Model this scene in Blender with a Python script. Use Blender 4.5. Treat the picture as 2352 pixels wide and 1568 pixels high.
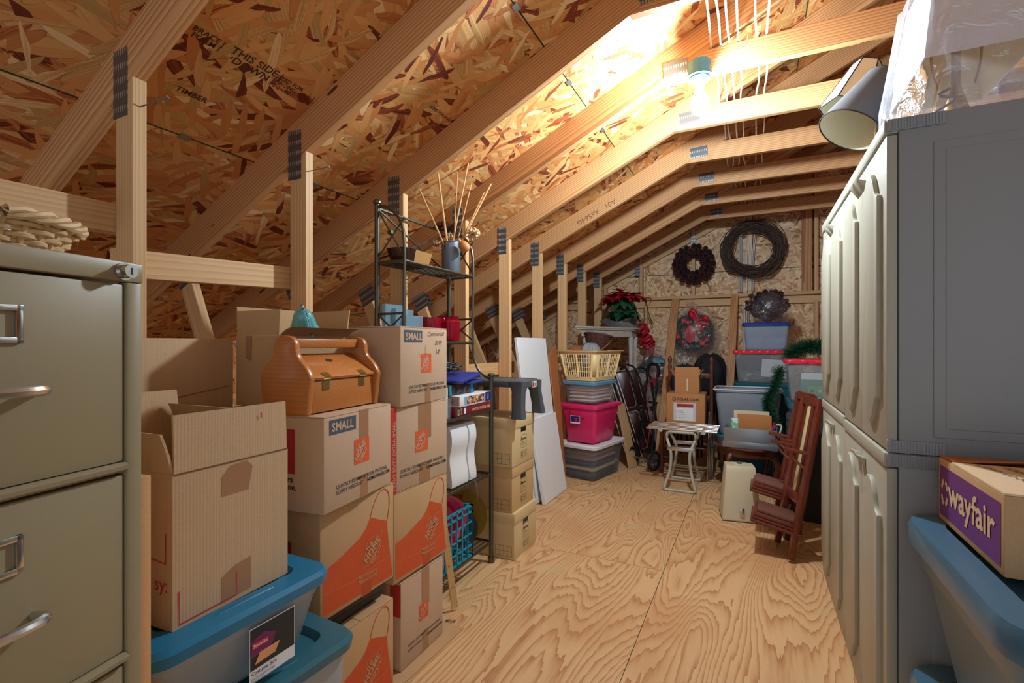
import bpy, bmesh, math, random
from mathutils import Vector, Matrix, noise
random.seed(7)
for _o in list(bpy.data.objects): bpy.data.objects.remove(_o)
sc = bpy.context.scene
COL = sc.collection
R = math.radians
# ------------------------------------------------------------------ camera, world, exposure
FPX, VPX, HOR, CAMH = 1120.0, 1729.0, 790.0, 1.22
TH = math.atan((VPX-1176)/FPX); CT = math.cos(TH); ST = math.sin(TH)
cd = bpy.data.cameras.new('camera'); cam = bpy.data.objects.new('camera', cd); COL.objects.link(cam)
cd.sensor_width = 36; cd.lens = FPX/2352*36; cd.shift_y = (HOR-784)/2352; cd.clip_start = 0.02
cam.location = (0, 0, CAMH); cam.rotation_euler = (R(90), 0, TH)
sc.camera = cam
sc.view_settings.view_transform = 'Standard'
sc.view_settings.look = 'None'; sc.view_settings.gamma = 1.0; sc.view_settings.use_curve_mapping = False
sc.view_settings.exposure = 0.0
w = bpy.data.worlds.new('world'); sc.world = w; w.use_nodes = True
bg = w.node_tree.nodes['Background']
bg.inputs[0].default_value = (0.80, 0.90, 1.0, 1); bg.inputs[1].default_value = 0.85
BULB_STRENGTH = 1450.0          # the bare bulb under the collar ties lights the attic

# ------------------------------------------------------------------ pixel helpers (2352 x 1568 photo)
def ray(px, py):
    a = (px-1176)/FPX; b = (HOR-py)/FPX
    return Vector((a*CT-ST, a*ST+CT, b))
def fl(px, py, z=0.0):
    d = ray(px, py); t = (z-CAMH)/d.z; return Vector((d.x*t, d.y*t, z))
def ox(px, py, x):
    d = ray(px, py); t = x/d.x; return Vector((x, d.y*t, CAMH+d.z*t))
def oy(px, py, y):
    d = ray(px, py); t = y/d.y; return Vector((d.x*t, y, CAMH+d.z*t))

# ------------------------------------------------------------------ mesh helpers
class G:
    def __init__(s): s.v = []; s.f = []
    def add(s, vs, fs):
        o = len(s.v); s.v += [tuple(v) for v in vs]; s.f += [[i+o for i in f] for f in fs]; return s
    def box(s, x0, x1, y0, y1, z0, z1, M=None):
        vs = [Vector(p) for p in ((x0,y0,z0),(x1,y0,z0),(x1,y1,z0),(x0,y1,z0),(x0,y0,z1),(x1,y0,z1),(x1,y1,z1),(x0,y1,z1))]
        if M: vs = [M @ v for v in vs]
        return s.add(vs, [(0,3,2,1),(4,5,6,7),(0,1,5,4),(1,2,6,5),(2,3,7,6),(3,0,4,7)])
    def prism(s, poly, axis, a, b):
        n = len(poly)
        def mk(p, t): return {'x': (t, p[0], p[1]), 'y': (p[0], t, p[1]), 'z': (p[0], p[1], t)}[axis]
        vs = [mk(p, a) for p in poly]+[mk(p, b) for p in poly]
        return s.add(vs, [list(range(n))[::-1], list(range(n, 2*n))]+[(i, (i+1) % n, n+(i+1) % n, n+i) for i in range(n)])
    def loft(s, rings, cap0=True, cap1=True, closed=False):
        n = len(rings[0]); vs = [p for r in rings for p in r]; fs = []
        m = len(rings)
        for k in range(m if closed else m-1):
            a = k*n; b = ((k+1) % m)*n
            for i in range(n):
                j = (i+1) % n; fs.append((a+i, a+j, b+j, b+i))
        if not closed:
            if cap0: fs.append(list(range(n))[::-1])
            if cap1: fs.append([(m-1)*n+i for i in range(n)])
        return s.add(vs, fs)
    def tube(s, pts, r, n=8, closed=False, cap=True):
        P = [Vector(p) for p in pts]; m = len(P); rings = []; up = None
        for k in range(m):
            if closed: t = P[(k+1) % m]-P[k-1]
            else: t = P[min(k+1, m-1)]-P[max(k-1, 0)]
            if t.length < 1e-9: t = Vector((0, 0, 1))
            t.normalize()
            if up is None:
                up = Vector((0, 0, 1)) if abs(t.z) < .9 else Vector((1, 0, 0))
            u = up-t*up.dot(t)
            if u.length < 1e-6: u = t.orthogonal()
            u.normalize(); up = u; v = t.cross(u)
            rr = r[k] if isinstance(r, (list, tuple)) else r
            rings.append([P[k]+(u*math.cos(2*math.pi*i/n)+v*math.sin(2*math.pi*i/n))*rr for i in range(n)])
        return s.loft(rings, cap, cap, closed)
    def lathe(s, prof, n=24, c=(0, 0, 0), cap=True):
        rings = [[(c[0]+r*math.cos(2*math.pi*i/n), c[1]+r*math.sin(2*math.pi*i/n), c[2]+z) for i in range(n)] for r, z in prof]
        return s.loft(rings, cap, cap)
    def ball(s, c, r, n=10, m=6, sc=(1, 1, 1)):
        rings = []
        for k in range(1, m):
            a = math.pi*k/m-math.pi/2
            rings.append([(c[0]+sc[0]*r*math.cos(a)*math.cos(2*math.pi*i/n), c[1]+sc[1]*r*math.cos(a)*math.sin(2*math.pi*i/n), c[2]+sc[2]*r*math.sin(a)) for i in range(n)])
        return s.loft(rings)
    def xf(s, M): s.v = [tuple(M @ Vector(v)) for v in s.v]; return s
    def mesh(s, name, mat, smooth=False, bevel=0.0, seg=2):
        me = bpy.data.meshes.new(name); me.from_pydata(s.v, [], s.f)
        bm = bmesh.new(); bm.from_mesh(me)
        bmesh.ops.recalc_face_normals(bm, faces=bm.faces)
        if bevel > 0:
            es = [e for e in bm.edges if len(e.link_faces) == 2 and e.calc_face_angle(0) > R(30)]
            bmesh.ops.bevel(bm, geom=es, offset=bevel, segments=seg, profile=.5, affect='EDGES', clamp_overlap=True)
        bm.to_mesh(me); bm.free()
        if mat: me.materials.append(mat)
        if smooth or bevel > 0:
            me.polygons.foreach_set('use_smooth', [True]*len(me.polygons))
            me.set_sharp_from_angle(angle=R(38))
        return me
    def obj(s, name, mat, parent=None, loc=(0, 0, 0), rot=(0, 0, 0), smooth=False, bevel=0.0, seg=2):
        return link(name, s.mesh(name, mat, smooth, bevel, seg), parent, loc, rot)
def link(name, me, parent=None, loc=(0, 0, 0), rot=(0, 0, 0), scale=None):
    o = bpy.data.objects.new(name, me); COL.objects.link(o)
    o.location = loc; o.rotation_euler = rot
    if scale: o.scale = scale
    if parent: o.parent = parent
    return o
def tag(o, label, cat, group=None):
    o['label'] = label; o['category'] = cat
    if group: o['group'] = group
    return o
def thing(name, label, cat, loc=(0, 0, 0), rot=(0, 0, 0), group=None):
    o = bpy.data.objects.new(name, None); COL.objects.link(o); o.empty_display_size = .05
    o.location = loc; o.rotation_euler = rot
    return tag(o, label, cat, group)
def struct(o): o['kind'] = 'structure'; return o
def box(name, mat, x0, x1, y0, y1, z0, z1, parent=None, bevel=0.0, M=None):
    return G().box(x0, x1, y0, y1, z0, z1, M).obj(name, mat, parent, bevel=bevel)
def axes(p0, p1, up=(0, 0, 1)):
    p0 = Vector(p0); p1 = Vector(p1); X = (p1-p0).normalized(); Z = Vector(up); Z = Z-X*Z.dot(X)
    if Z.length < 1e-5: Z = X.orthogonal()
    Z.normalize(); Y = Z.cross(X)
    return Matrix(((X.x, Y.x, Z.x, p0.x), (X.y, Y.y, Z.y, p0.y), (X.z, Y.z, Z.z, p0.z), (0, 0, 0, 1)))
def beam(name, p0, p1, wid, hgt, mat, parent=None, up=(0, 0, 1), bevel=.002):
    M = axes(p0, p1, up); L = (Vector(p1)-Vector(p0)).length
    o = G().box(0, L, -wid/2, wid/2, -hgt/2, hgt/2).obj(name, mat, parent, bevel=bevel, seg=1)
    o.matrix_local = M
    return o
def rrect(hx, hy, r, z=0.0, n=5, c=(0, 0)):
    r = min(r, hx*.99, hy*.99); pts = []
    for q, (sx, sy) in enumerate(((1, 1), (-1, 1), (-1, -1), (1, -1))):
        for k in range(n):
            a = math.pi/2*(q+k/(n-1)); pts.append((c[0]+sx*(hx-r)+r*math.cos(a), c[1]+sy*(hy-r)+r*math.sin(a), z))
    return pts
def bez(pts, n=12):
    P = [Vector(p) for p in pts]; out = []
    def cr(a, b, c, d, t): return .5*((2*b)+(c-a)*t+(2*a-5*b+4*c-d)*t*t+(3*b-a-3*c+d)*t**3)
    for i in range(len(P)-1):
        a = P[max(i-1, 0)]; b = P[i]; c = P[i+1]; d = P[min(i+2, len(P)-1)]
        for k in range(n): out.append(cr(a, b, c, d, k/n))
    out.append(P[-1]); return out

# ------------------------------------------------------------------ materials
MATS = {}
def srgb(r, g, b):
    f = lambda c: (c/255/12.92) if c/255 <= .04045 else ((c/255+.055)/1.055)**2.4
    return (f(r), f(g), f(b), 1)
class NT:
    def __init__(s, name):
        s.m = bpy.data.materials.new(name); s.m.use_nodes = True; s.t = s.m.node_tree
        s.b = s.t.nodes['Principled BSDF']; s.out = s.t.nodes['Material Output']
    def n(s, typ, ins=None, **kw):
        nd = s.t.nodes.new(typ)
        for k, v in kw.items(): setattr(nd, k, v)
        for k, v in (ins or {}).items():
            if isinstance(v, bpy.types.NodeSocket): s.t.links.new(v, nd.inputs[k])
            else: nd.inputs[k].default_value = v
        return nd
    def math(s, op, a, b=0.0, c=0.0, clamp=False):
        return s.n('ShaderNodeMath', {0: a, 1: b, 2: c}, operation=op, use_clamp=clamp).outputs[0]
    def vec(s, op, a, b=(0, 0, 0), scale=None):
        nd = s.n('ShaderNodeVectorMath', {0: a, 1: b}, operation=op)
        if scale is not None:
            if isinstance(scale, bpy.types.NodeSocket): s.t.links.new(scale, nd.inputs['Scale'])
            else: nd.inputs['Scale'].default_value = scale
        return nd.outputs[0]
    def mix(s, f, a, b, mode='MIX'):
        nd = s.n('ShaderNodeMix', data_type='RGBA', blend_type=mode)
        for k, v in ((0, f), (6, a), (7, b)):
            if isinstance(v, bpy.types.NodeSocket): s.t.links.new(v, nd.inputs[k])
            else: nd.inputs[k].default_value = v
        return nd.outputs[2]
    def ramp(s, f, stops, interp='LINEAR'):
        nd = s.n('ShaderNodeValToRGB', {0: f}); cr = nd.color_ramp; cr.interpolation = interp
        while len(cr.elements) < len(stops): cr.elements.new(.5)
        for e, (p, c) in zip(cr.elements, stops): e.position = p; e.color = c
        return nd.outputs[0]
    def coord(s, rnd=30.0):
        tc = s.n('ShaderNodeTexCoord').outputs['Object']
        if not rnd: return tc
        oi = s.n('ShaderNodeObjectInfo').outputs['Random']
        cx = s.n('ShaderNodeCombineXYZ', {0: s.math('MULTIPLY', oi, rnd), 1: s.math('MULTIPLY', oi, rnd*.37), 2: s.math('MULTIPLY', oi, 3.1)}).outputs[0]
        return s.vec('ADD', tc, cx)
    def setc(s, col, rough=.6, bump=None, bs=.2, bd=.002, spec=.4):
        s.link(col, s.b.inputs['Base Color']); s.b.inputs['Roughness'].default_value = rough
        s.b.inputs['Specular IOR Level'].default_value = spec
        if bump is not None:
            bn = s.n('ShaderNodeBump', {'Height': bump, 'Strength': bs, 'Distance': bd})
            s.t.links.new(bn.outputs[0], s.b.inputs['Normal'])
        return s.m
    def link(s, a, b):
        if isinstance(a, bpy.types.NodeSocket): s.t.links.new(a, b)
        else: b.default_value = a
def plain(name, col, rough=.5, metal=0.0, spec=.5, var=.06, bump=0.0, scale=30, coat=0.0):
    if name in MATS: return MATS[name]
    t = NT(name); c = col if len(col) == 4 else srgb(*col)
    nz = t.n('ShaderNodeTexNoise', {'Vector': t.coord(9), 'Scale': scale, 'Detail': 3.0}).outputs[0]
    cc = t.mix(nz, tuple(x*(1-var) for x in c[:3])+(1,), tuple(min(1, x*(1+var)) for x in c[:3])+(1,))
    t.setc(cc, rough, nz if bump else None, bump, .002, spec)
    t.b.inputs['Metallic'].default_value = metal
    if coat: t.b.inputs['Coat Weight'].default_value = coat
    MATS[name] = t.m; return t.m
def wood(name, light, dark, scale=1.0, rough=.55, knots=True, coat=0.0, mixf=1.0):
    if name in MATS: return MATS[name]
    t = NT(name)
    tc = t.n('ShaderNodeTexCoord').outputs['Object']; oi = t.n('ShaderNodeObjectInfo').outputs['Random']
    a = t.math('MULTIPLY', oi, 6.283)
    off = t.n('ShaderNodeCombineXYZ', {0: t.math('MULTIPLY', oi, 41.0), 1: t.math('MULTIPLY', t.math('SINE', a), .07), 2: t.math('MULTIPLY', t.math('COSINE', t.math('MULTIPLY', a, 3.0)), .07)}).outputs[0]
    v = t.vec('ADD', tc, off)
    v = t.vec('MULTIPLY', v, (.9*scale, 14*scale, 14*scale))
    wv = t.n('ShaderNodeTexWave', {'Vector': v, 'Scale': 1.7, 'Distortion': 5.0, 'Detail': 2.0, 'Detail Scale': .55, 'Detail Roughness': .5}, wave_type='RINGS', rings_direction='X', wave_profile='SAW').outputs['Fac']
    fine = t.n('ShaderNodeTexNoise', {'Vector': t.vec('MULTIPLY', v, (2.0, 14, 14)), 'Scale': 2.0, 'Detail': 3.0}).outputs[0]
    big = t.n('ShaderNodeTexNoise', {'Vector': v, 'Scale': .35, 'Detail': 1.0}).outputs[0]
    f = t.math('ADD', t.math('MULTIPLY', t.math('POWER', wv, 1.6), .62*mixf), t.math('MULTIPLY', fine, .35))
    f = t.math('ADD', f, t.math('MULTIPLY', t.math('SUBTRACT', big, .5), .5), clamp=True)
    col = t.mix(f, light, dark)
    tint = t.math('MULTIPLY_ADD', oi, .22, .89)
    col = t.mix(1.0, col, t.n('ShaderNodeCombineColor', {0: tint, 1: tint, 2: tint}).outputs[0], 'MULTIPLY')
    if knots:
        vo = t.n('ShaderNodeTexVoronoi', {'Vector': t.vec('MULTIPLY', t.vec('ADD', tc, off), (1.6, 7, 7)), 'Scale': 1.0}).outputs['Distance']
        col = t.mix(t.math('LESS_THAN', vo, .055), col, tuple(x*.35 for x in dark[:3])+(1,))
    t.setc(col, rough, f, .15, .0015, .35)
    if coat: t.b.inputs['Coat Weight'].default_value = coat; t.b.inputs['Coat Roughness'].default_value = .2
    MATS[name] = t.m; return t.m
def osb(name, stops, lx=9.0, ly=42.0):
    t = NT(name); co = t.coord(30)
    nz = t.n('ShaderNodeTexNoise', {'Vector': co, 'Scale': 5.0, 'Detail': 3.0}).outputs['Color']
    co = t.vec('ADD', co, t.vec('SCALE', t.vec('SUBTRACT', nz, (.5, .5, .5)), scale=.03))
    col = None; hgt = None
    for k, (ang, thr, sx, sy) in enumerate(((8, -1, .8, .8), (-38, .40, 1.0, 1.0), (27, .48, 1.15, 1.25), (-12, .56, .9, 1.1), (62, .70, 1.3, 1.3), (-66, .80, 1.2, 1.4))):
        mp = t.n('ShaderNodeMapping', {'Vector': co, 'Location': (k*3.7, k*1.9, 0), 'Rotation': (0, 0, R(ang)), 'Scale': (1/(lx*sx), 1/(ly*sy), 1)}, vector_type='TEXTURE').outputs[0]
        vo = t.n('ShaderNodeTexVoronoi', {'Vector': mp, 'Scale': 1.0}, voronoi_dimensions='2D')
        sp = t.n('ShaderNodeSeparateColor', {0: vo.outputs['Color']})
        gr = t.n('ShaderNodeTexNoise', {'Vector': t.vec('MULTIPLY', mp, (.6, 7, 1)), 'Scale': 1.0, 'Detail': 2.0}).outputs[0]
        c = t.ramp(t.math('MULTIPLY_ADD', t.math('SUBTRACT', gr, .5), .35, sp.outputs[0]), stops)
        edge = t.math('GREATER_THAN', vo.outputs['Distance'], .62)
        c = t.mix(t.math('MULTIPLY', edge, .35), c, stops[0][1])
        if col is None: col = c; hgt = sp.outputs[2]
        else:
            mk = t.math('GREATER_THAN', sp.outputs[1], thr)
            mk = t.math('MULTIPLY', mk, t.math('LESS_THAN', vo.outputs['Distance'], .66))
            col = t.mix(mk, col, c)
            hgt = t.n('ShaderNodeMix', {0: mk, 2: hgt, 3: sp.outputs[2]}, data_type='FLOAT').outputs[0]
    MATS[name] = t.setc(col, .62, hgt, .35, .003, .3); return t.m
def plywood(name):
    t = NT(name); co = t.coord(17)
    v = t.vec('MULTIPLY', co, (3.1, .62, 1.0))
    n1 = t.n('ShaderNodeTexNoise', {'Vector': v, 'Scale': 1.0, 'Detail': 1.2, 'Roughness': .35, 'Distortion': .35}).outputs[0]
    n2 = t.n('ShaderNodeTexNoise', {'Vector': t.vec('MULTIPLY', co, (60, 5, 1)), 'Scale': 1.0, 'Detail': 2.0}).outputs[0]
    ph = t.math('ADD', t.math('MULTIPLY', n1, 36.0), t.math('MULTIPLY', n2, 1.0))
    fr = t.math('FRACT', ph)
    ln = t.math('POWER', fr, 3.2)
    blot = t.n('ShaderNodeTexNoise', {'Vector': co, 'Scale': 2.3, 'Detail': 3.0}).outputs[0]
    light = srgb(220, 186, 138); dark = srgb(172, 106, 62)
    col = t.mix(t.math('MULTIPLY', ln, .85), light, dark)
    col = t.mix(t.math('MULTIPLY', t.math('SUBTRACT', blot, .5, clamp=True), 1.8, clamp=True), col, srgb(196, 138, 88))
    vo = t.n('ShaderNodeTexVoronoi', {'Vector': t.vec('ADD', t.vec('MULTIPLY', co, (2.1, 1.7, 1)), t.vec('SCALE', t.n('ShaderNodeTexNoise', {'Vector': co, 'Scale': 9.0}).outputs['Color'], scale=.25)), 'Scale': 1.0}).outputs['Distance']
    col = t.mix(t.math('MULTIPLY', t.math('LESS_THAN', vo, .1), .6), col, srgb(205, 185, 135))
    MATS[name] = t.setc(col, .55, ln, .12, .001, .35); return t.m
def cardboard(name, c, flute=0.0, rough=.8):
    if name in MATS: return MATS[name]
    t = NT(name); co = t.coord(5); c = srgb(*c)
    n1 = t.n('ShaderNodeTexNoise', {'Vector': co, 'Scale': 240.0, 'Detail': 2.0}).outputs[0]
    n2 = t.n('ShaderNodeTexNoise', {'Vector': co, 'Scale': 5.0, 'Detail': 2.0}).outputs[0]
    f = t.math('ADD', t.math('MULTIPLY', n1, .6), t.math('MULTIPLY', n2, .4))
    col = t.mix(f, tuple(x*.80 for x in c[:3])+(1,), tuple(min(1, x*1.2) for x in c[:3])+(1,))
    h = n2
    if flute:
        sx = t.n('ShaderNodeSeparateXYZ', {0: co})
        h = t.math('SINE', t.math('MULTIPLY', t.math('ADD', sx.outputs[0], sx.outputs[1]), flute))
    MATS[name] = t.setc(col, rough, h, .10 if flute else .1, .0012, .2); return t.m
def clear(name, tint, dens=.45, rough=.25):
    if name in MATS: return MATS[name]
    t = NT(name); c = srgb(*tint)
    t.b.inputs['Base Color'].default_value = c; t.b.inputs['Roughness'].default_value = rough
    nz = t.n('ShaderNodeTexNoise', {'Vector': t.coord(9), 'Scale': 14.0, 'Detail': 2.0}).outputs[0]
    bn = t.n('ShaderNodeBump', {'Height': nz, 'Strength': .15, 'Distance': .004}); t.t.links.new(bn.outputs[0], t.b.inputs['Normal'])
    tr = t.n('ShaderNodeBsdfTransparent', {0: tuple(.55+.45*x for x in c[:3])+(1,)})
    mx = t.n('ShaderNodeMixShader', {0: dens, 1: tr.outputs[0], 2: t.b.outputs[0]})
    t.t.links.new(mx.outputs[0], t.out.inputs[0]); MATS[name] = t.m; return t.m
def film(name, dens=.10):
    if name in MATS: return MATS[name]
    t = NT(name)
    co = t.coord(9)
    nz = t.n('ShaderNodeTexNoise', {'Vector': co, 'Scale': 9.0, 'Detail': 4.0, 'Distortion': 1.5}).outputs[0]
    bn = t.n('ShaderNodeBump', {'Height': nz, 'Strength': .9, 'Distance': .03})
    gl = t.n('ShaderNodeBsdfGlossy', {'Color': (1, 1, 1, 1), 'Roughness': .12, 'Normal': bn.outputs[0]})
    df = t.n('ShaderNodeMixShader', {0: .5, 1: t.n('ShaderNodeBsdfTranslucent', {'Color': (.9, .93, 1, 1)}).outputs[0], 2: t.n('ShaderNodeBsdfDiffuse', {'Color': (.92, .94, 1, 1), 'Normal': bn.outputs[0]}).outputs[0]})
    m1 = t.n('ShaderNodeMixShader', {0: .55, 1: gl.outputs[0], 2: df.outputs[0]})
    tr = t.n('ShaderNodeBsdfTransparent', {0: (.97, .97, .98, 1)})
    cr = t.math('MULTIPLY_ADD', t.math('POWER', nz, 3.0), dens*2.5, dens*.7, clamp=True)
    mx = t.n('ShaderNodeMixShader', {0: cr, 1: tr.outputs[0], 2: m1.outputs[0]})
    t.t.links.new(mx.outputs[0], t.out.inputs[0]); MATS[name] = t.m; return t.m
def collage(name, cols, scale=60.0, rough=.4):
    t = NT(name); co = t.coord(9)
    vo = t.n('ShaderNodeTexVoronoi', {'Vector': t.vec('ADD', co, t.vec('SCALE', t.n('ShaderNodeTexNoise', {'Vector': co, 'Scale': scale}).outputs['Color'], scale=.5/scale)), 'Scale': scale})
    f = t.n('ShaderNodeSeparateColor', {0: vo.outputs['Color']}).outputs[0]
    col = t.ramp(f, [(i/len(cols), srgb(*c)) for i, c in enumerate(cols)], 'CONSTANT')
    MATS[name] = t.setc(col, rough); return t.m
def emit(name, col, strength):
    t = NT(name); e = t.n('ShaderNodeEmission', {0: col, 1: strength}); t.t.links.new(e.outputs[0], t.out.inputs[0]); MATS[name] = t.m; return t.m

PINE = wood('pine', srgb(218, 168, 114), srgb(152, 90, 48), mixf=1.1)
PINE2 = wood('pine_pale', srgb(222, 184, 134), srgb(180, 126, 78), mixf=.7)
OAK = wood('oak', srgb(200, 128, 64), srgb(156, 88, 38), scale=1.1, rough=.35, knots=False, coat=.3, mixf=.55)
MAHOG = wood('mahogany', srgb(104, 48, 32), srgb(60, 24, 16), scale=2.0, rough=.3, knots=False, coat=.4)
WALN = wood('brown_chair_wood', srgb(112, 66, 48), srgb(66, 36, 26), scale=2.0, rough=.4, knots=False, coat=.2)
OSBR = osb('osb_roof', [(0, srgb(98, 42, 26)), (.08, srgb(150, 70, 38)), (.16, srgb(200, 126, 70)), (.45, srgb(216, 150, 86)), (.7, srgb(228, 170, 106)), (.84, srgb(182, 144, 84)), (.9, srgb(224, 170, 108)), (1, srgb(240, 206, 150))], 6.0, 27.0)
OSBW = osb('osb_wall', [(0, srgb(150, 104, 70)), (.15, srgb(206, 158, 116)), (.5, srgb(226, 186, 142)), (.8, srgb(236, 202, 160)), (1, srgb(246, 222, 186))], 8.0, 36.0)
PLY = plywood('plywood')
STEEL = plain('steel', (132, 134, 134), .45, .8, var=.3)
def nail_plate_mat():
    t = NT('nail_plate_steel'); sp = t.n('ShaderNodeSeparateXYZ', {0: t.n('ShaderNodeTexCoord').outputs['Object']})
    a = t.math('SINE', t.math('MULTIPLY', sp.outputs[0], 520.0)); b = t.math('SINE', t.math('ADD', t.math('MULTIPLY', sp.outputs[2], 150.0), t.math('MULTIPLY', a, .5)))
    f = t.math('GREATER_THAN', t.math('ADD', a, t.math('MULTIPLY', b, 1.3)), 1.15)
    t.setc(t.mix(f, srgb(112, 114, 114), srgb(190, 192, 190)), .4, f, .6, .002); t.b.inputs['Metallic'].default_value = .75; return t.m
PLATE = nail_plate_mat()
CHROME = plain('chrome', (205, 208, 212), .18, 1.0, var=.03)
INK = plain('black_ink', (38, 38, 42), .7, var=0)
ORNG = plain('orange_ink', (222, 92, 44), .65, var=.05)
REDI = plain('red_ink', (190, 52, 38), .65, var=.05)
BROWN = cardboard('cardboard_brown', (196, 168, 140))
KRAFT = cardboard('cardboard_kraft', (194, 158, 116))
PLAINC = cardboard('cardboard_fluted', (198, 168, 132), flute=900)
DARKC = cardboard('cardboard_orange', (176, 110, 66))
TAPE = plain('brown_tape', (166, 124, 90), .3, var=.08, coat=.3)
WHITE = plain('white_plastic', (232, 234, 236), .35, var=.02)
BLACK = plain('black_plastic', (20, 20, 22), .35, var=.05)

# ------------------------------------------------------------------ lettering (built-in font, turned to meshes)
TXT = {}
def text_mesh(s, size, bold=0.0, shear=0.0, align='LEFT', space=1.0, mat=None):
    key = (s, size, bold, shear, align, space, mat.name)
    if key in TXT: return TXT[key]
    cu = bpy.data.curves.new('lettering', 'FONT'); cu.body = s; cu.size = size; cu.offset = bold*size; cu.shear = shear
    cu.align_x = align; cu.space_character = space; cu.resolution_u = 2; cu.space_line = .85
    o = bpy.data.objects.new('tmp_text', cu); COL.objects.link(o)
    dg = bpy.context.evaluated_depsgraph_get(); dg.update()
    me = bpy.data.meshes.new_from_object(o.evaluated_get(dg)); me.name = 'lettering'
    bpy.data.objects.remove(o); bpy.data.curves.remove(cu)
    me.materials.clear(); me.materials.append(mat); TXT[key] = me; return me
FACE = {'+x': ((0, 1, 0), (0, 0, 1), (1, 0, 0)), '-x': ((0, -1, 0), (0, 0, 1), (-1, 0, 0)), '-y': ((1, 0, 0), (0, 0, 1), (0, -1, 0)), '+z': ((1, 0, 0), (0, 1, 0), (0, 0, 1)), '+zx': ((0, 1, 0), (-1, 0, 0), (0, 0, 1))}
def on_face(o, face, pos, roll=0.0, off=.0012):
    a, b, c = (Vector(q) for q in FACE[face]) if isinstance(face, str) else face
    cr, sr = math.cos(roll), math.sin(roll); a2 = a*cr+b*sr; b2 = b*cr-a*sr; p = Vector(pos)+c*off
    o.matrix_local = Matrix(((a2.x, b2.x, c.x, p.x), (a2.y, b2.y, c.y, p.y), (a2.z, b2.z, c.z, p.z), (0, 0, 0, 1)))
    return o
def write(parent, s, face, pos, size, mat=None, bold=0.0, shear=0.0, roll=0.0, align='LEFT', space=1.0, off=.0012, name='lettering'):
    o = link(name, text_mesh(s, size, bold, shear, align, space, mat or INK), parent)
    return on_face(o, face, pos, roll, off)
def patch(parent, face, pos, poly, mat, name='print', off=.0008, roll=0.0):
    """flat printed shape: poly in face coordinates (right, up)"""
    me = bpy.data.meshes.new(name); me.from_pydata([(p[0], p[1], 0) for p in poly], [], [list(range(len(poly)))]); me.materials.append(mat)
    return on_face(link(name, me, parent), face, pos, roll, off)
def rect(w_, h_): return [(0, 0), (w_, 0), (w_, h_), (0, h_)]
def line_mesh(parent, face, pos, pts, wd, mat, name='print', off=.001, closed=False):
    P = [Vector((p[0], p[1], 0)) for p in pts]; vs = []; fs = []; m = len(P)
    for k in range(m):
        if closed: t = P[(k+1) % m]-P[k-1]
        else: t = P[min(k+1, m-1)]-P[max(k-1, 0)]
        t.normalize(); nn = Vector((-t.y, t.x, 0))*wd/2; vs += [P[k]+nn, P[k]-nn]
    for k in range(m if closed else m-1):
        a, b = 2*k, 2*((k+1) % m); fs.append((a, a+1, b+1, b))
    me = bpy.data.meshes.new(name); me.from_pydata([tuple(v) for v in vs], [], fs); me.materials.append(mat)
    return on_face(link(name, me, parent), face, pos, 0, off)

# ================================================================== SETTING: floor, roof, trusses, walls
SLOPE = .487; XP = -1.614; XR = 1.0
def zb(x): return 2.0+SLOPE*((x if x <= XR else 2*XR-x)-XP)      # underside of the top chords
ANG = math.atan(SLOPE); DZ = .14/math.cos(ANG)
Y0, Y1 = -1.55, 6.30
floor = struct(box('floor', PINE2, -3.5, 5.6, Y0, 6.42, -.06, -.0185))
def sheet(x0, x1, y0, y1):
    y0 = max(y0, Y0); y1 = min(y1, Y1)
    if y1-y0 < .05: return
    box('plywood_sheet', PLY, x0+.0015, x1-.0015, y0+.0015, y1-.0015, -.018, 0, floor)
for ci, (xa, ys) in enumerate(((-3.5, 1.5), (-2.87, 1.5), (-1.65, .27), (-.43, .865), (.79, .27), (2.01, .865), (3.23, .27), (4.45, .8))):
    xb = (-2.87, -1.65, -.43, .79, 2.01, 3.23, 4.45, 5.6)[ci]
    y = ys-2.44*2
    while y < Y1: sheet(xa, xb, y, y+2.44); y += 2.44
# roof sheathing: 4 x 8 sheets laid along the ridge, seams run with the attic
ceiling = struct(G().add([(-3.5, Y0, zb(-3.5)+DZ+.016), (XR, Y0, zb(XR)+DZ+.016), (XR, 6.42, zb(XR)+DZ+.016), (-3.5, 6.42, zb(-3.5)+DZ+.016),
    (5.5, Y0, zb(5.5)+DZ+.016), (5.5, 6.42, zb(5.5)+DZ+.016)], [(0, 1, 2, 3), (1, 4, 5, 2)]).obj('ceiling', BLACK))
GREEN = plain('green_edge_paint', (22, 62, 40), .6)
def roof_sheet(side, s0, s1, y0, y1):
    """s = distance up the slope from the eave"""
    y0 = max(y0, Y0); y1 = min(y1, 6.42)
    if y1-y0 < .1: return
    ex = -3.5 if side < 0 else 5.5
    p = Vector((ex, y0, zb(-3.5)+DZ)); u = Vector((-side*math.cos(ANG), 0, math.sin(ANG)))
    a = Vector((0, 1, 0)); n_ = a.cross(u)
    o = p+u*s0
    M = Matrix(((a.x, u.x, n_.x, o.x), (a.y, u.y, n_.y, o.y), (a.z, u.z, n_.z, o.z), (0, 0, 0, 1)))
    zz = (0, .011) if n_.z > 0 else (-.011, 0)
    b = G().box(.002, y1-y0-.002, .003, s1-s0-.003, *zz).obj('osb_sheet', OSBR, ceiling); b.matrix_local = M
slen = (XR+3.5)/math.cos(ANG)
SE = [0, .53, 1.75, 2.97, 4.19, slen]
for side in (-1, 1):
    for k in range(len(SE)-1):
        y = -2.86+(1.22 if k % 2 else 0)
        while y < 6.4: roof_sheet(side, SE[k], SE[k+1], y, y+2.44); y += 2.44
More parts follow.
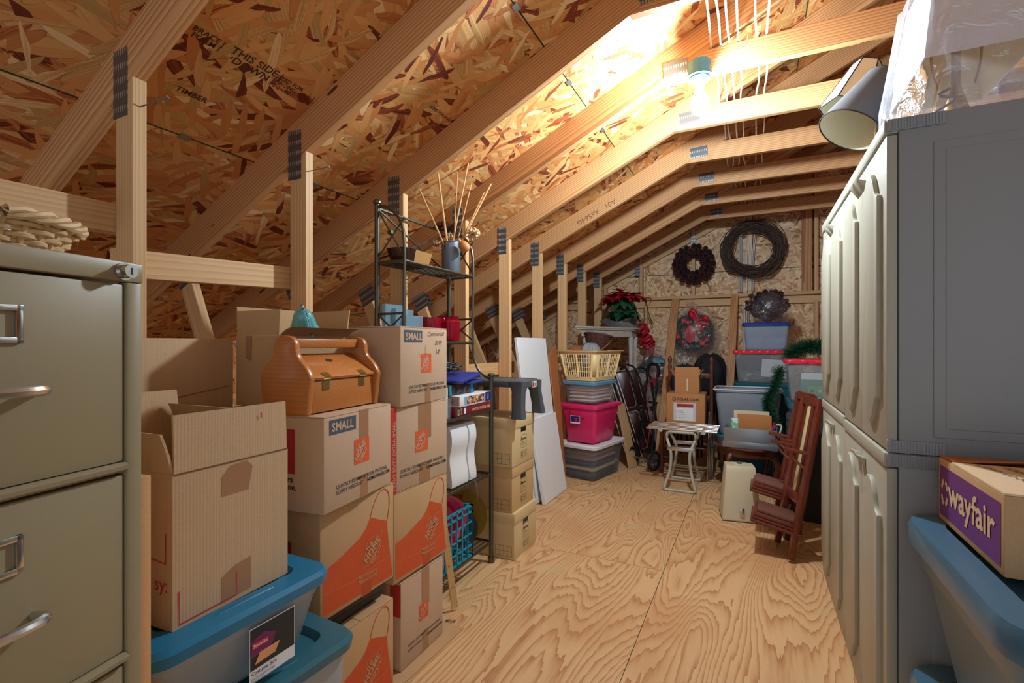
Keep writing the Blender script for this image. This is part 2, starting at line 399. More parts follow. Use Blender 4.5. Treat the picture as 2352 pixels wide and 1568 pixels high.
def on_roof(px, py):           # where a photo point meets the sheathing
    d = ray(px, py); # z = zb(x)+DZ -> CAMH + t dz = 2+SLOPE*(t dx - XP)+DZ
    t = (2+DZ-SLOPE*XP-CAMH)/(d.z-SLOPE*d.x); return Vector((d.x*t, d.y*t, CAMH+d.z*t))
# green seam edge with H-clips
CLIP = plain('clip_steel', (170, 172, 170), .4, .9)
for k in (1, 2, 3, 4):
    s = SE[k]; x = -3.5+s*math.cos(ANG); z = zb(x)+DZ
    g = G().box(x-.003, x+.003, Y0, Y1, z-.0012, z+.004).obj('seam_edge', GREEN, ceiling)
    for i in range(-1, 9):
        yc = .80+.611*i+.305
        G().box(-.012, .012, -.02, .02, -.004, 0).obj('panel_clip', CLIP, ceiling, (x, yc, z-.001), (0, -ANG, 0))
# stamped lettering on the sheathing
ROOFF = (Vector((0, 1, 0)), Vector((math.cos(ANG), 0, math.sin(ANG))), Vector((math.sin(ANG), 0, -math.cos(ANG))))
STAMP = plain('stamp_ink', (82, 48, 30), .8, var=.1)
for s_, px, py, sz in (('THIS SIDE |\n  DOWN', 528, 118, .040), ('SIZED FOR\nSPACING\nPS 2 - 92', 632, 176, .024), ('BRACE |\n FORM |', 440, 66, .028), ('TIMBER', 400, 205, .032), ('2 4 / 1 6', 715, 228, .022), ('SIZED FOR SPACING', 985, 245, .022)):
    p = on_roof(px, py)
    write(ceiling, s_, (ROOFF[0], -ROOFF[1]*-1, ROOFF[2]), p, sz, STAMP, .012, off=.0015)

# trusses
def truss(i, label):
    yc = .80+.611*i; t = thing('roof_truss', label, 'roof truss', (XP-.05, yc, 0), group='roof trusses along the attic'); X0 = XP-.05
    th = .019
    for sgn in (1, -1):
        if sgn > 0: a, b = Vector((-3.45, 0, zb(-3.45))), Vector((XR, 0, zb(XR)))
        else: a, b = Vector((XR, 0, zb(XR))), Vector((5.45, 0, zb(5.45)))
        M = axes(a-Vector((X0, 0, 0)), b-Vector((X0, 0, 0))); L = (b-a).length; k = .14*math.tan(ANG)
        pl = [(0, 0), (L, 0), (L-k if sgn > 0 else L, .14), (0 if sgn > 0 else k, .14)]
        o = G().prism(pl, 'y', -th, th).obj('rafter', PINE, t, bevel=.002, seg=1); o.matrix_local = M
    h = .125; xl = -.455; xe = 2*XR-xl
    G().prism([(xl-X0, 2.566), (xe-X0, 2.566), (xe-h/SLOPE-X0, 2.566+h), (xl+h/SLOPE-X0, 2.566+h)], 'y', -th, th).obj('collar_tie', PINE, t, bevel=.002, seg=1)
    # knee posts, left then right
    for s, nm in ((1, 'post'), (-1, 'post')):
        xa, xb = (XP-.089, XP) if s > 0 else (2*XR-XP, 2*XR-XP+.089)
        H0 = 0.0
        o = G().prism([(H0, -.0445), (zb(xa)-.001, -.0445), (zb(xb)-.001, .0445), (H0, .0445)], 'y', -th, th).obj(nm, PINE2, t, bevel=.002, seg=1)
        o.matrix_local = Matrix(((0, 0, 1, (xa+xb)/2-X0), (0, -1, 0, 0), (1, 0, 0, 0), (0, 0, 0, 1)))
    # web from the rafter down to the foot of the knee post
    beam('web', (-2.45-X0, 0, zb(-2.45)-.02), (-1.76-X0, 0, .04), .038, .089, PINE2, t, up=(1, 0, 0))
    # steel nail plates pressed on both faces
    for fy in (-th-.0012, th+.0012):
        G().box(-.037, .037, -.0012, .0012, -.10, .10).obj('nail_plate', PLATE, t, (XP-.062-X0, fy, 1.99))
        G().box(-.06, .06, -.0012, .0012, -.038, .038).obj('nail_plate', PLATE, t, (xl+.10-X0, fy, 2.635), (0, -.06, 0))
        G().box(-.07, .07, -.0012, .0012, -.06, .06).obj('nail_plate', PLATE, t, (-2.42-X0, fy, zb(-2.45)-.03), (0, -ANG, 0))
    if i == 5:
        sl = Vector((math.cos(ANG), 0, math.sin(ANG))); upv = Vector((-math.sin(ANG), 0, math.cos(ANG)))
        p_ = oy(1412, 455, yc-th); write(t, 'A01   A6564G', (-sl, -upv, Vector((0, -1, 0))), p_-t.location, .06, plain('pencil', (112, 72, 48), .8), -.004, name='handwriting')
    return t
TL = {0: 'nearest roof truss with knee post rising behind the filing cabinet', 1: 'second roof truss, knee post rising behind the turquoise glass bell',
 2: 'third roof truss, knee post behind the upper corner of the metal shelf rack', 3: 'fourth roof truss, whose collar tie carries the glowing bulb',
 4: 'fifth roof truss, knee post just left of the white foam board', 5: 'sixth roof truss, knee post behind the top of the white foam board',
 6: 'seventh roof truss, knee post just left of the laundry basket', 7: 'eighth roof truss, knee post above the whitewashed stand',
 8: 'farthest roof truss in front of the end wall'}
for i in range(0, 9): truss(i, TL[i])
# long nails sticking out of the knee posts
def nail(px, py, y, dirv, label, L=.085):
    p = Vector((XP, y, ox(px, py, XP).z)); d = Vector(dirv).normalized()
    M = axes(p, p+d)
    o = G().tube([(0, 0, 0), (L, 0, 0)], .0022, 6).tube([(L-.001, 0, 0), (L+.002, 0, 0)], .006, 8).obj('nail', STEEL, smooth=True); o.matrix_local = M
    tag(o, label, 'nail')
nail(325, 247, .80, (.8, .45, .35), 'long nail sticking out of the nearest knee post')
nail(708, 392, 1.411, (.9, .3, .15), 'long nail sticking out of the second knee post')
# rough horizontal braces behind the posts
def brace(a, b, label):
    beam_o = beam('brace_board', a, b, .038, .089, PINE2); tag(beam_o, label, 'brace')
xb_ = XP-.089-.021
pb = lambda px, py: ox(px, py, xb_)
q0 = ox(0, 455, xb_); q1 = ox(270, 505, xb_); brace((xb_, q0.y-.3, q0.z-.03*0), (xb_, q1.y+.05, q1.z), 'horizontal pine brace above the wicker basket on the filing cabinet')
q0 = ox(345, 614, xb_); q1 = ox(665, 637, xb_); brace((xb_, q0.y-.10, q0.z), (xb_, q1.y+.10, q1.z), 'horizontal pine brace between the two nearest knee posts')
q0 = ox(1032, 848, xb_); q1 = ox(1150, 845, xb_); brace((xb_, q0.y-.4, q0.z-.02), (xb_, q1.y+.2, q1.z), 'low horizontal pine brace behind the metal shelf rack')
# walls
wl = struct(G().box(0, 8.0, 0, zb(-3.5)+DZ+.06, 0, .02).obj('wall_left', OSBR, None, (-3.52, Y0, -.06), (R(90), 0, R(90))))
wr = struct(G().box(0, 8.0, 0, zb(5.5)+DZ+.06, 0, .02).obj('wall_right', OSBR, None, (5.5, Y0, -.06), (R(90), 0, R(90))))
YG = 6.30
zr = lambda x: zb(x)+DZ-.004
wall_back = struct(G().prism([(-3.5, -.06), (5.5, -.06), (5.5, zr(5.5)), (XR, zr(XR)), (-3.5, zr(-3.5))], 'y', YG+.014, YG+.03).obj('wall_back', BLACK))
def gable_sheet(x0, x1, z0, z1):
    pts = [(x0+.002, z0+.002), (x1-.002, z0+.002)]
    tx = [x1-.002]+([XR] if x0 < XR < x1 else [])+[x0+.002]
    top = [(x, min(z1-.002, zr(x))) for x in tx]
    # clip points where the slope cuts the sheet
    extra = []
    for x in [x0+.002+(x1-x0-.004)*k/24 for k in range(25)][::-1]: extra.append((x, max(z0+.002, min(z1-.002, zr(x)))))
    pts = [(x0+.002, z0+.002), (x1-.002, z0+.002)]+extra
    if max(p[1] for p in extra)-z0 < .03: return
    o = G().prism([(p[0], p[1]) for p in pts], 'y', 0, .012).obj('osb_sheet', OSBW, wall_back)
    # turn so the object's XY plane is the sheet (texture follows the sheet)
    me = o.data
    for v in me.vertices: v.co = Vector((v.co.x, v.co.z, -v.co.y))
    o.rotation_euler = (R(90), 0, 0); o.location = (0, YG, 0)
GREEN2 = GREEN
for x0, x1 in ((-3.5, -2.44), (-2.44, -1.22), (-1.22, 0.0), (0.0, 1.22), (1.22, 2.44), (2.44, 3.66), (3.66, 5.5)):
    gable_sheet(x0, x1, -.06, 2.08); gable_sheet(x0, x1, 2.08, 4.0)
box('seam_edge', GREEN, -2.2, 4.2, YG-.001, YG+.004, 2.076, 2.084, wall_back)
def gstud(name, x, z0, z1, wd=.038, dp=.089, mat=None):
    beam(name, (x, YG-dp/2-.001, z0), (x, YG-dp/2-.001, min(z1, zr(x)-.02)), wd, dp, mat or PINE2, wall_back, up=(0, 1, 0))
for x in (-2.9, -2.3, -1.72, -1.26, -.64, -.03, .62, 1.2, 1.8, 2.5, 3.3): gstud('stud', x, 1.80, 4)
for x in (-2.9, -2.3, -1.72, -1.20, -.62, .0, .62, 1.2, 1.8, 2.5, 3.3): gstud('stud', x, 0.04, 1.70)
gstud('ridge_post', .535, 1.80, 4, .095, .089, PINE)
beam('wall_plate', (-3.0, YG-.05, 1.785), (5.0, YG-.05, 1.785), .10, .038, PINE2, wall_back)
beam('wall_plate', (-3.0, YG-.024, 1.72), (5.0, YG-.024, 1.72), .038, .089, PINE2, wall_back)
beam('sole_plate', (-3.4, YG-.05, .02), (5.4, YG-.05, .02), .089, .038, PINE2, wall_back)
beam('gable_rafter', (-3.4, YG-.03, zb(-3.4)+.045), (XR, YG-.03, zb(XR)+.045), .038, .089, PINE2, wall_back)
beam('gable_rafter', (5.4, YG-.03, zb(5.4)+.045), (XR, YG-.03, zb(XR)+.045), .038, .089, PINE2, wall_back)
for x in (-1.30, -.64):
    G().box(-.03, .03, -.0012, .0012, -.06, .06).obj('nail_plate', PLATE, wall_back, (x, YG-.0925, zb(x)-.02))

# white cables lying over the collar ties
CABLE = plain('cable_white', (226, 222, 212), .5, var=.04)
random.seed(3)
for k, x in enumerate((-.18, -.145, -.105, -.06, .02, .065)):
    pts = []
    for i in range(1, 9):
        yc = .80+.611*i
        pts.append((x+random.uniform(-.006, .006), yc, 2.70))
        if i < 8: pts.append((x+random.uniform(-.012, .012), yc+.3, 2.70-random.uniform(.01, .05)))
    pts += [(x+.03, 6.0, 2.69), (x*.4+.02, YG-.101, 2.55), (-.06+.014*k, YG-.101, 2.2), (-.06+.014*k, YG-.101, 1.83)]
    o = G().tube(bez(pts, 5), .0048, 6).obj('power_cable', CABLE, smooth=True)
    tag(o, ['leftmost white cable run over the collar ties', 'second white cable from the left over the collar ties', 'third white cable from the left over the collar ties',
            'third white cable from the right over the collar ties', 'second white cable from the right over the collar ties', 'rightmost white cable run over the collar ties'][k], 'cable', 'white cables over the collar ties')
bundle = G()
for k in range(4): bundle.tube([(-.10+.018*k, YG-.106, 1.69), (-.10+.018*k+.004, YG-.106, .9)], .0055, 6)
tag(bundle.obj('cable_bundle', CABLE, smooth=True), 'bundle of white cables running down the end wall below the plate', 'cable')
cd_ = G()
for k in range(2): cd_.tube([(-.135+.02*k, YG-.1, 1.82), (-.135+.02*k, YG-.1, 2.5)], .009, 8)
tag(cd_.obj('grey_conduit', plain('conduit', (190, 192, 196), .4, .3), smooth=True), 'pair of pale grey conduits on the end wall behind the vine wreath', 'conduit')

# bare bulb in a teal junction box on the fourth truss
bx_, by_ = -.235, .80+.611*3-.019
lamp = thing('light_fixture', 'bare glowing bulb in a teal junction box under the collar tie', 'light', (bx_, by_-.055, 2.48))
TEALB = plain('teal_box', (46, 108, 122), .45)
G().lathe([(.02, .125), (.052, .125), (.054, .06), (.062, .058), (.062, .05), (.02, .05)], 20).obj('junction_box', TEALB, lamp, smooth=True)
G().lathe([(.028, .05), (.045, .047), (.045, .035), (.022, .02), (.02, .0)], 20).obj('socket', WHITE, lamp, smooth=True)
bulbm = emit('bulb_glow', (.74, .89, 1.0, 1), BULB_STRENGTH)
G().lathe([(.004, .012), (.018, .005), (.022, -.02), (.036, -.05), (.042, -.08), (.036, -.112), (.018, -.13), (.003, -.134)], 20).obj('bulb', bulbm, lamp, smooth=True)
G().tube(bez([(.05, 0, .11), (.12, -.01, .13), (.2, .02, .16), (.215, .06, .235)], 6), .0045, 6).obj('cable', CABLE, lamp, smooth=True)

# ================================================================== LEFT SIDE
def frame(N, F_, d):
    """local frame of a box whose front edge runs N -> F_ (near to far): +X out of the front, +Y from near to far"""
    N = Vector((N[0], N[1], 0)); F_ = Vector((F_[0], F_[1], 0)); Y = (F_-N).normalized(); X = Vector((Y.y, -Y.x, 0))
    c = (N+F_)/2-X*d/2; return c, math.atan2(X.y, X.x), (F_-N).length
def logo(p, x, y, z, s, ground=None, ink=None):
    """orange square with the diagonal three-line shop lettering; x,y,z = lower near corner on the +x face"""
    if ground: patch(p, '+x', (x, y, z), rect(s, s), ground, 'logo_square')
    ink = ink or BROWN; c = (x, y+s/2, z+s/2); a = R(47)
    for t_, k, sz in (('THE', .26, .19), ('HOME', -.02, .335), ('DEPOT', -.29, .215)):
        dx = -math.sin(a)*k*s*.86-.05*s; dz = math.cos(a)*k*s*.86-.05*s
        write(p, t_, '+x', (x, c[1]+dx-math.cos(a)*0, c[2]+dz), s*sz, ink, .035, roll=a, align='CENTER', off=.0016, space=.95)
def carton(label, N, F_, z0, d, h, mat=None, name='cardboard_box', group=None, tape=True, gap='y', flaps=True):
    c, rz, wd = frame(N, F_, d); mat = mat or BROWN
    t = thing(name, label, 'box', (c.x, c.y, z0), (0, 0, rz), group)
    tk = .004
    b = G().box(-d/2, d/2, -wd/2, wd/2, 0, h-tk).obj('body', mat, t, bevel=.004)
    if flaps:
        for s in (-1, 1):
            if gap == 'y': G().box(-d/2+.001, d/2-.001, min(0, s*wd/2)+(.0012 if s > 0 else .001), max(0, s*wd/2)-(.0012 if s < 0 else .001), h-tk, h).obj('flap', mat, t, bevel=.001, seg=1)
            else: G().box(min(0, s*d/2)+.0012, max(0, s*d/2)-.0012, -wd/2+.001, wd/2-.001, h-tk, h).obj('flap', mat, t, bevel=.001, seg=1)
    return t, d/2, wd, h
def hd_front(t, x, wd, h, small=True, tape_w=.05, top_tape=True):
    if top_tape: patch(t, '+x', (x, -wd/2+wd*.50-tape_w*.2, h*.55), rect(tape_w, h*.45), TAPE, 'packing_tape', .0005)
    patch(t, '+x', (x, -wd/2+wd*.52-tape_w*.2, .0), rect(tape_w*.8, h*.25), TAPE, 'packing_tape', .0005)
    if small:
        patch(t, '+x', (x, -wd/2+.022, h*.80), rect(wd*.36, h*.155), SLATE, 'size_label')
        write(t, 'SMALL', '+x', (x, -wd/2+.032, h*.835), h*.125, BROWN, .03, off=.0015)
    logo(t, x, -wd/2+wd*.40, h*.40, wd*.225, ORNG)
    write(t, 'QUICKLY ESTIMATE YOUR PACKING', '+x', (x, -wd/2+wd*.15, h*.215), wd*.047, INK, .006)
    write(t, 'SUPPLY NEEDS AT', '+x', (x, -wd/2+wd*.15, h*.155), wd*.047, INK, .006)
    write(t, 'HDMOVING.COM', '+x', (x, -wd/2+wd*.595, h*.155), wd*.047, INK, .022)
SLATE = plain('slate_print', (74, 82, 92), .7)
APRON = plain('apron_print', (205, 84, 40), .65, var=.08)
STITCH = plain('stitch_print', (222, 150, 100), .7)
def apron_front(t, x, wd, h):
    f = lambda pts: [(u*wd, v*h) for u, v in pts]
    patch(t, '+x', (x, -wd/2, 0), f([(.03, .05), (.98, .03), (.945, .25), (.91, .45), (.89, .63), (.64, .74), (.58, .655), (.5, .59), (.35, .535), (.21, .487), (.1, .46), (.03, .45)]), APRON, 'apron_print')
    line_mesh(t, '+x', (x, -wd/2, 0), [tuple(q[:2]) for q in bez([(u*wd, v*h, 0) for u, v in [(.64, .74), (.68, .84), (.75, .94), (.83, .975), (.90, .94), (.93, .84), (.915, .72), (.89, .63)]], 4)], .0032, APRON, 'apron_strap')
    line_mesh(t, '+x', (x, -wd/2, 0), f([(.04, .24), (.4, .205), (.72, .235), (.94, .26)]), .001, STITCH, 'stitch_line', .0014)
    s = .25*wd; q = [(.50*wd, .235*h), (.50*wd+s*.98, .235*h+.01), (.50*wd+s*1.0, .235*h+s*1.05), (.50*wd+.012, .235*h+s*1.02)]
    line_mesh(t, '+x', (x, -wd/2, 0), [(.52*wd, .27*h), (.74*wd, .30*h), (.82*wd, .56*h), (.60*wd, .53*h)], .0020, KRAFT, 'logo_frame', .0016, True)
    cy, cz = -wd/2+.672*wd, .415*h; a = R(40)
    for t_, k, sz in (('THE', .075, .050), ('HOME', -.008, .085), ('DEPOT', -.085, .056)):
        write(t, t_, '+x', (x, cy-math.sin(a)*k*wd*.9+.01*wd, cz+math.cos(a)*k*wd*.9-.02*h), sz*wd*1.15, KRAFT, .03, roll=a, align='CENTER', off=.0018)
    write(t, 'More saving.\nMore doing.', '+x', (x, -wd/2+.47*wd, .185*h), .056*wd, KRAFT, .01, shear=.1, off=.0018)
    patch(t, '+x', (x, -wd/2+.52*wd, 0), rect(.13*wd, .12*h), plain('tape_over_print', (178, 74, 38), .3), 'packing_tape', .0014)

# --- metal filing cabinet
OLIVE = plain('putty_metal', (152, 141, 110), .42, .0, .45, var=.02, scale=60)
c, rz, wd = frame((-.805, .052), (-.889, .444), .66)
fc = thing('filing_cabinet', 'tall putty coloured metal filing cabinet with chrome handles', 'filing cabinet', (c.x, c.y, 0), (0, 0, rz))
D2 = .33
G().box(-D2, D2-.022, -wd/2, wd/2, 0, 1.30).obj('body', OLIVE, fc, bevel=.003)
for s in (-1, 1): G().box(D2-.022, D2, s*wd/2-(.024 if s > 0 else 0), s*wd/2+(.024 if s < 0 else 0), .0, 1.318).obj('side_rail', OLIVE, fc, bevel=.003)
G().box(-D2, D2+.002, -wd/2-.001, wd/2+.001, 1.318, 1.349).obj('top_cap', OLIVE, fc, bevel=.003)
for k in range(4):
    zt = 1.314-.299*k; zbm = zt-.278
    dr = G().box(D2-.021, D2-.004, -wd/2+.026, wd/2-.026, zbm, zt).obj('drawer', OLIVE, fc, bevel=.003)
    G().prism([(D2-.021, zbm-.017), (D2-.002, zbm-.016), (D2+.006, zbm-.011), (D2+.007, zbm-.005), (D2-.002, zbm-.001), (D2-.021, zbm-.001)], 'y', -wd/2+.025, wd/2-.025).obj('drawer_lip', OLIVE, dr, smooth=True)
    zh = zt-.155
    G().tube(bez([(D2-.006, -.055, zh-.004), (D2+.022, -.053, zh), (D2+.032, -.036, zh+.001), (D2+.034, 0, zh+.001), (D2+.032, .036, zh+.001), (D2+.022, .053, zh), (D2-.006, .055, zh-.004)], 5), .0068, 8).obj('handle', CHROME, dr, smooth=True)
    lf = G(); zl = zt-.068
    for a0, a1, b0, b1 in ((-.042, .042, .017, .025), (-.042, .042, -.025, -.017), (-.042, -.034, -.025, .025), (.034, .042, -.025, .025)):
        lf.box(D2-.004, D2+.001, a0, a1, zl+b0, zl+b1)
    lf.obj('label_holder', CHROME, dr, bevel=.001)
G().tube([(D2+.001, wd/2-.032, 1.333), (D2+.006, wd/2-.032, 1.333)], .0135, 18).tube([(D2+.006, wd/2-.032, 1.333), (D2+.02, wd/2-.032, 1.333)], .0105, 18).obj('lock', CHROME, fc, smooth=True)
patch(fc, '+x', (D2+.02, wd/2-.0335, 1.328), rect(.003, .01), BLACK, 'keyhole', .0006)

# --- wicker basket on the cabinet
WICK = plain('pale_wicker', (222, 190, 142), .6, var=.15, scale=40)
def woven(name, t, R0, R1, h, rows, mat, stakes=26, rt=.004, amp=.005, ell=1.0, part='weave'):
    g = G()
    for k in range(rows):
        f = k/(rows-1); r = R0+(R1-R0)*f; z = rt+(h-2*rt)*f; n = stakes*4
        g.tube([((r+amp*math.cos(i/n*stakes*math.pi+(k % 2)*math.pi))*math.cos(2*math.pi*i/n), ell*(r+amp*math.cos(i/n*stakes*math.pi+(k % 2)*math.pi))*math.sin(2*math.pi*i/n), z) for i in range(n)], rt, 5, True)
    g.obj(part, mat, t, smooth=True)
    for q in range(1):
        s = G()
        for i in range(stakes):
            a = 2*math.pi*i/stakes; s.tube([(R0*math.cos(a), ell*R0*math.sin(a), 0), (R1*math.cos(a), ell*R1*math.sin(a), h)], rt*.8, 5)
        s.obj('stakes', mat, t, smooth=True)
    n = 60; rim = G()
    for ph in (0, 2.1, 4.2):
        rim.tube([((R1+.008+.006*math.cos(i*.9+ph))*math.cos(2*math.pi*i/n), ell*(R1+.008+.006*math.cos(i*.9+ph))*math.sin(2*math.pi*i/n), h+.006*math.sin(i*.9+ph)) for i in range(n)], rt*1.2, 6, True)
    rim.obj('rim', mat, t, smooth=True)
    G().lathe([(.001, 0), (R0, 0), (R0, .004), (.001, .004)], 24).xf(Matrix.Diagonal((1, ell, 1, 1))).obj('bottom', mat, t)
bk = thing('wicker_basket', 'small pale wicker basket on top of the filing cabinet', 'basket', (-1.045, .295, 1.350))
woven('weave', bk, .088, .115, .055, 7, WICK)
tr = thing('garden_tool', 'white and green plastic handle lying in the pale wicker basket', 'tool', (-1.06, .28, 1.356))
G().tube(bez([(-.07, -.03, .045), (-.03, -.01, .075), (.02, .01, .078), (.05, .02, .055)], 6), .012, 8).obj('green_grip', plain('green_grip', (40, 110, 96), .4), tr, smooth=True)
G().tube(bez([(.045, .018, .06), (.065, .026, .05), (.075, .03, .03), (.07, .03, .004)], 5), .009, 8).obj('white_guard', WHITE, tr, smooth=True)
# --- particle board edge beside the cabinet
PB = cardboard('particle_board', (206, 158, 110))
pbo = G().box(-.32, .315, .0, .024, 0, 1.0).obj('particle_board', PB, None, (c.x, c.y, 0), (0, 0, rz), bevel=.002)
pbo.location = Vector((c.x, c.y, 0))+Matrix.Rotation(rz, 3, 'Z') @ Vector((0, wd/2+.004, 0))
tag(pbo, 'upright tan particle board panel standing beside the filing cabinet', 'board')

# --- storage tubs
def tub(name, label, loc, rz, lx, ly, h, body, lid, group=None, taper=.86, lidh=.035, rim=.012, recess=True, open_top=False, lip=.02, rr=.045, ribs=True):
    """h includes the lid; lx,ly outer size of the rim"""
    t = thing(name, label, 'storage tub', loc, (0, 0, rz), group); hb = h-lidh*.55
    hx, hy = lx/2-lip*.5, ly/2-lip*.5; k = taper
    rg = [rrect(hx*k*.93, hy*k*.95, rr*.7, 0), rrect(hx*k, hy*k, rr, .012), rrect(hx*(k+(1-k)*.75), hy*(k+(1-k)*.75), rr, hb*.74)]
    if ribs: rg += [rrect(hx*.985, hy*.985, rr, hb*.79), rrect(hx*.99, hy*.99, rr, hb-.012)]
    rg += [rrect(hx*1.0, hy*1.0, rr, hb-.012), rrect(hx+lip*.4, hy+lip*.4, rr, hb-.010), rrect(hx+lip*.4, hy+lip*.4, rr, hb), rrect(hx-.004, hy-.004, rr, hb), rrect(hx*k-.003, hy*k-.003, rr, .016)]
    G().loft(rg).obj('tub_body', body, t, smooth=True)
    if not open_top:
        e = lip*.55
        L = [rrect(hx+e, hy+e, rr, hb-lidh*.45), rrect(hx+e+.003, hy+e+.003, rr, hb+lidh*.2), rrect(hx+e-.004, hy+e-.004, rr, hb+lidh*.5), rrect(hx-.012, hy-.012, rr, hb+lidh*.55)]
        if recess: L += [rrect(hx-.045, hy-.045, rr*.8, hb+lidh*.55), rrect(hx-.055, hy-.055, rr*.8, hb+lidh*.1)]
        G().loft(L).obj('lid', lid, t, smooth=True)
        G().loft([rrect(hx*.35, .008, .006, hb+lidh*.5, c=(0, hy-.028)), rrect(hx*.33, .005, .004, hb+lidh*.575, c=(0, hy-.028))]).obj('lid_rib', lid, t, smooth=True)
        G().loft([rrect(.008, hy*.35, .006, hb+lidh*.5, c=(hx-.028, 0)), rrect(.005, hy*.33, .004, hb+lidh*.575, c=(hx-.028, 0))]).obj('lid_rib', lid, t, smooth=True)
    return t
MILKY = clear('milky_plastic', (206, 216, 222), .5, .3)
CLEAR = clear('clear_plastic', (222, 228, 232), .10, .22)
BLUEL = plain('blue_lid', (24, 118, 160), .32, var=.04)
TEALL = plain('teal_lid', (44, 104, 122), .32, var=.04)
t1 = tub('storage_tub', 'clear tub with bright blue lid carrying the tall open carton', (-1.245, .698, .472), 0, .58, .42, .190, MILKY, BLUEL)
STK = plain('sticker_dark', (28, 42, 48), .3); PURP = plain('sticker_purple', (110, 44, 96), .4)
FX = .58/2-.004
patch(t1, '+x', (FX-.006, -.015, .02), rect(.115, .118), WHITE, 'sticker', .004)
patch(t1, '+x', (FX-.006, -.013, .048), rect(.111, .088), STK, 'sticker', .0045)
patch(t1, '+x', (FX-.006, -.012, .075), [(0, 0), (.05, .004), (.062, .03), (.03, .045), (0, .035)], PURP, 'sticker', .005)
patch(t1, '+x', (FX-.006, -.003, .058), [(0, 0), (.05, .002), (.062, .022), (.012, .022)], plain('sticker_orange', (224, 160, 110), .4), 'sticker', .0055)
patch(t1, '+x', (FX-.006, -.010, .092), rect(.04, .014), plain('sticker_red', (190, 40, 52), .4), 'sticker', .006)
write(t1, 'Sterilite', '+x', (FX-.006, -.008, .0955), .0115, WHITE, 0, off=.0065)
write(t1, 'Costume Box', '+x', (FX-.006, -.012, .038), .011, INK, .01, off=.0065)
write(t1, 'see-through storage\n28 QT 26 L', '+x', (FX-.006, -.012, .028), .007, INK, 0, off=.0065)
t2 = tub('storage_tub', 'pale tub with dark teal lid, lowest by the filing cabinet', (-1.245, .755, 0), R(-3), .61, .46, .47, MILKY, TEALL)
patch(t2, '+x', (.288, -.06, .27), rect(.08, .1), WHITE, 'sticker', .004)
stuffm = plain('dark_fabric', (60, 66, 72), .9, var=.25, bump=.5)
def cloth_pile(label, loc, rz, sx, sy, h, mats, n=3, name='folded_cloth', seed=1):
    t = thing(name, label, 'cloth', loc, (0, 0, rz)); random.seed(seed)
    for k in range(n):
        z0 = h*k/n; z1 = h*(k+1)/n-.002; g = G()
        rings = []
        for q, f in enumerate((.86, .97, 1, .97, .86)):
            z = z0+(z1-z0)*q/4; rr_ = rrect(sx/2*f, sy/2*f, .05, z, 6)
            rings.append([(p[0]+random.uniform(-.006, .006), p[1]+random.uniform(-.006, .006), p[2]+random.uniform(-.004, .004)*(0 < q < 4)) for p in rr_])
        g.loft(rings).obj('fold', mats[k % len(mats)], t, smooth=True)
    return t
cloth_pile('dark folded cloth inside the clear tub with bright blue lid', (-1.245, .698, .495), 0, .42, .28, .09, [stuffm], 2, seed=2)

# --- tall open carton standing on the tub
def open_carton(label, N, F_, z0, d, h, mat, flaps, name='open_carton', tk=.005):
    """flaps: dict side -> (length, angle from upright outward)"""
    c, rz, wd = frame(N, F_, d); t = thing(name, label, 'box', (c.x, c.y, z0), (0, 0, rz))
    g = G().box(-d/2, d/2, -wd/2, wd/2, 0, tk)
    g.box(d/2-tk, d/2, -wd/2, wd/2, tk, h).box(-d/2, -d/2+tk, -wd/2, wd/2, tk, h).box(-d/2+tk, d/2-tk, -wd/2, -wd/2+tk, tk, h).box(-d/2+tk, d/2-tk, wd/2-tk, wd/2, tk, h)
    g.obj('body', mat, t)
    for sd, (L, an) in flaps.items():
        ax = {'+x': (1, 0), '-x': (-1, 0), '+y': (0, 1), '-y': (0, -1)}[sd]
        hl = (wd if ax[0] else d)/2-.003; e = (d if ax[0] else wd)/2-tk/2
        f = G(); n = 8
        for i in range(n+1):   # slightly curled flap
            pass
        rows = []
        for i in range(n+1):
            a = an*(.35+.65*i/n) if True else an
            rows.append(L*i/n)
        P = [Vector((0, 0, 0))]
        for i in range(n):
            a = an*(.7+.6*i/n); P.append(P[-1]+Vector((math.sin(a), 0, math.cos(a)))*L/n)
        vs = []; fs = []
        for s2 in (-1, 1):
            for p in P:
                for o_ in (-tk/2, tk/2):
                    out = e+p.x+o_; zz = h+.0005+p.z
                    vs.append((ax[0]*out+(0 if ax[0] else s2*hl), ax[1]*out+(s2*hl if ax[0] else 0), zz))
        m = 2*(n+1)
        for i in range(n):
            a = 2*i; fs += [(a, a+2, m+a+2, m+a), (a+1, m+a+1, m+a+3, a+3), (a, a+1, a+3, a+2), (m+a, m+a+2, m+a+3, m+a+1)]
        fs += [(0, m, m+1, 1), (2*n, 2*n+1, m+2*n+1, m+2*n)]
        f.add(vs, fs).obj('flap', mat, t)
    return t, d/2, wd
ta, xa, wa = open_carton('plain tall open carton with raised flaps standing on the blue lid', (-1.008, .556), (-1.022, .828), .660, .40, .305, PLAINC,
    {'+x': (.115, R(-2)), '-x': (.13, R(10)), '-y': (.085, R(16)), '+y': (.10, R(-20))})
PINKI = plain('pink_ink', (196, 52, 62), .7)
for pts in ([(.012, .075), (.012, .01), (.135, .012), (.135, .06)],):
    line_mesh(ta, '+x', (xa, -wa/2, 0), pts, .003, PINKI, 'red_corner_print')
patch(ta, '+x', (xa, -wa/2+.10, .008), [(0, 0), (.07, .004), (.07, .075), (.03, .07), (.0, .055)], TAPE, 'packing_tape', .0006)
patch(ta, '+x', (xa, -wa/2+.10, .235), [(0, 0), (.065, 0), (.075, .05), (.06, .066), (.02, .062), (.0, .04)], TAPE, 'packing_tape', .0006)
line_mesh(ta, '+x', (xa, -wa/2, .305), [(.002, 0), (wa*.5, .0), (wa-.002, 0)], .003, cardboard('crease_dark', (120, 88, 60)), 'crease')
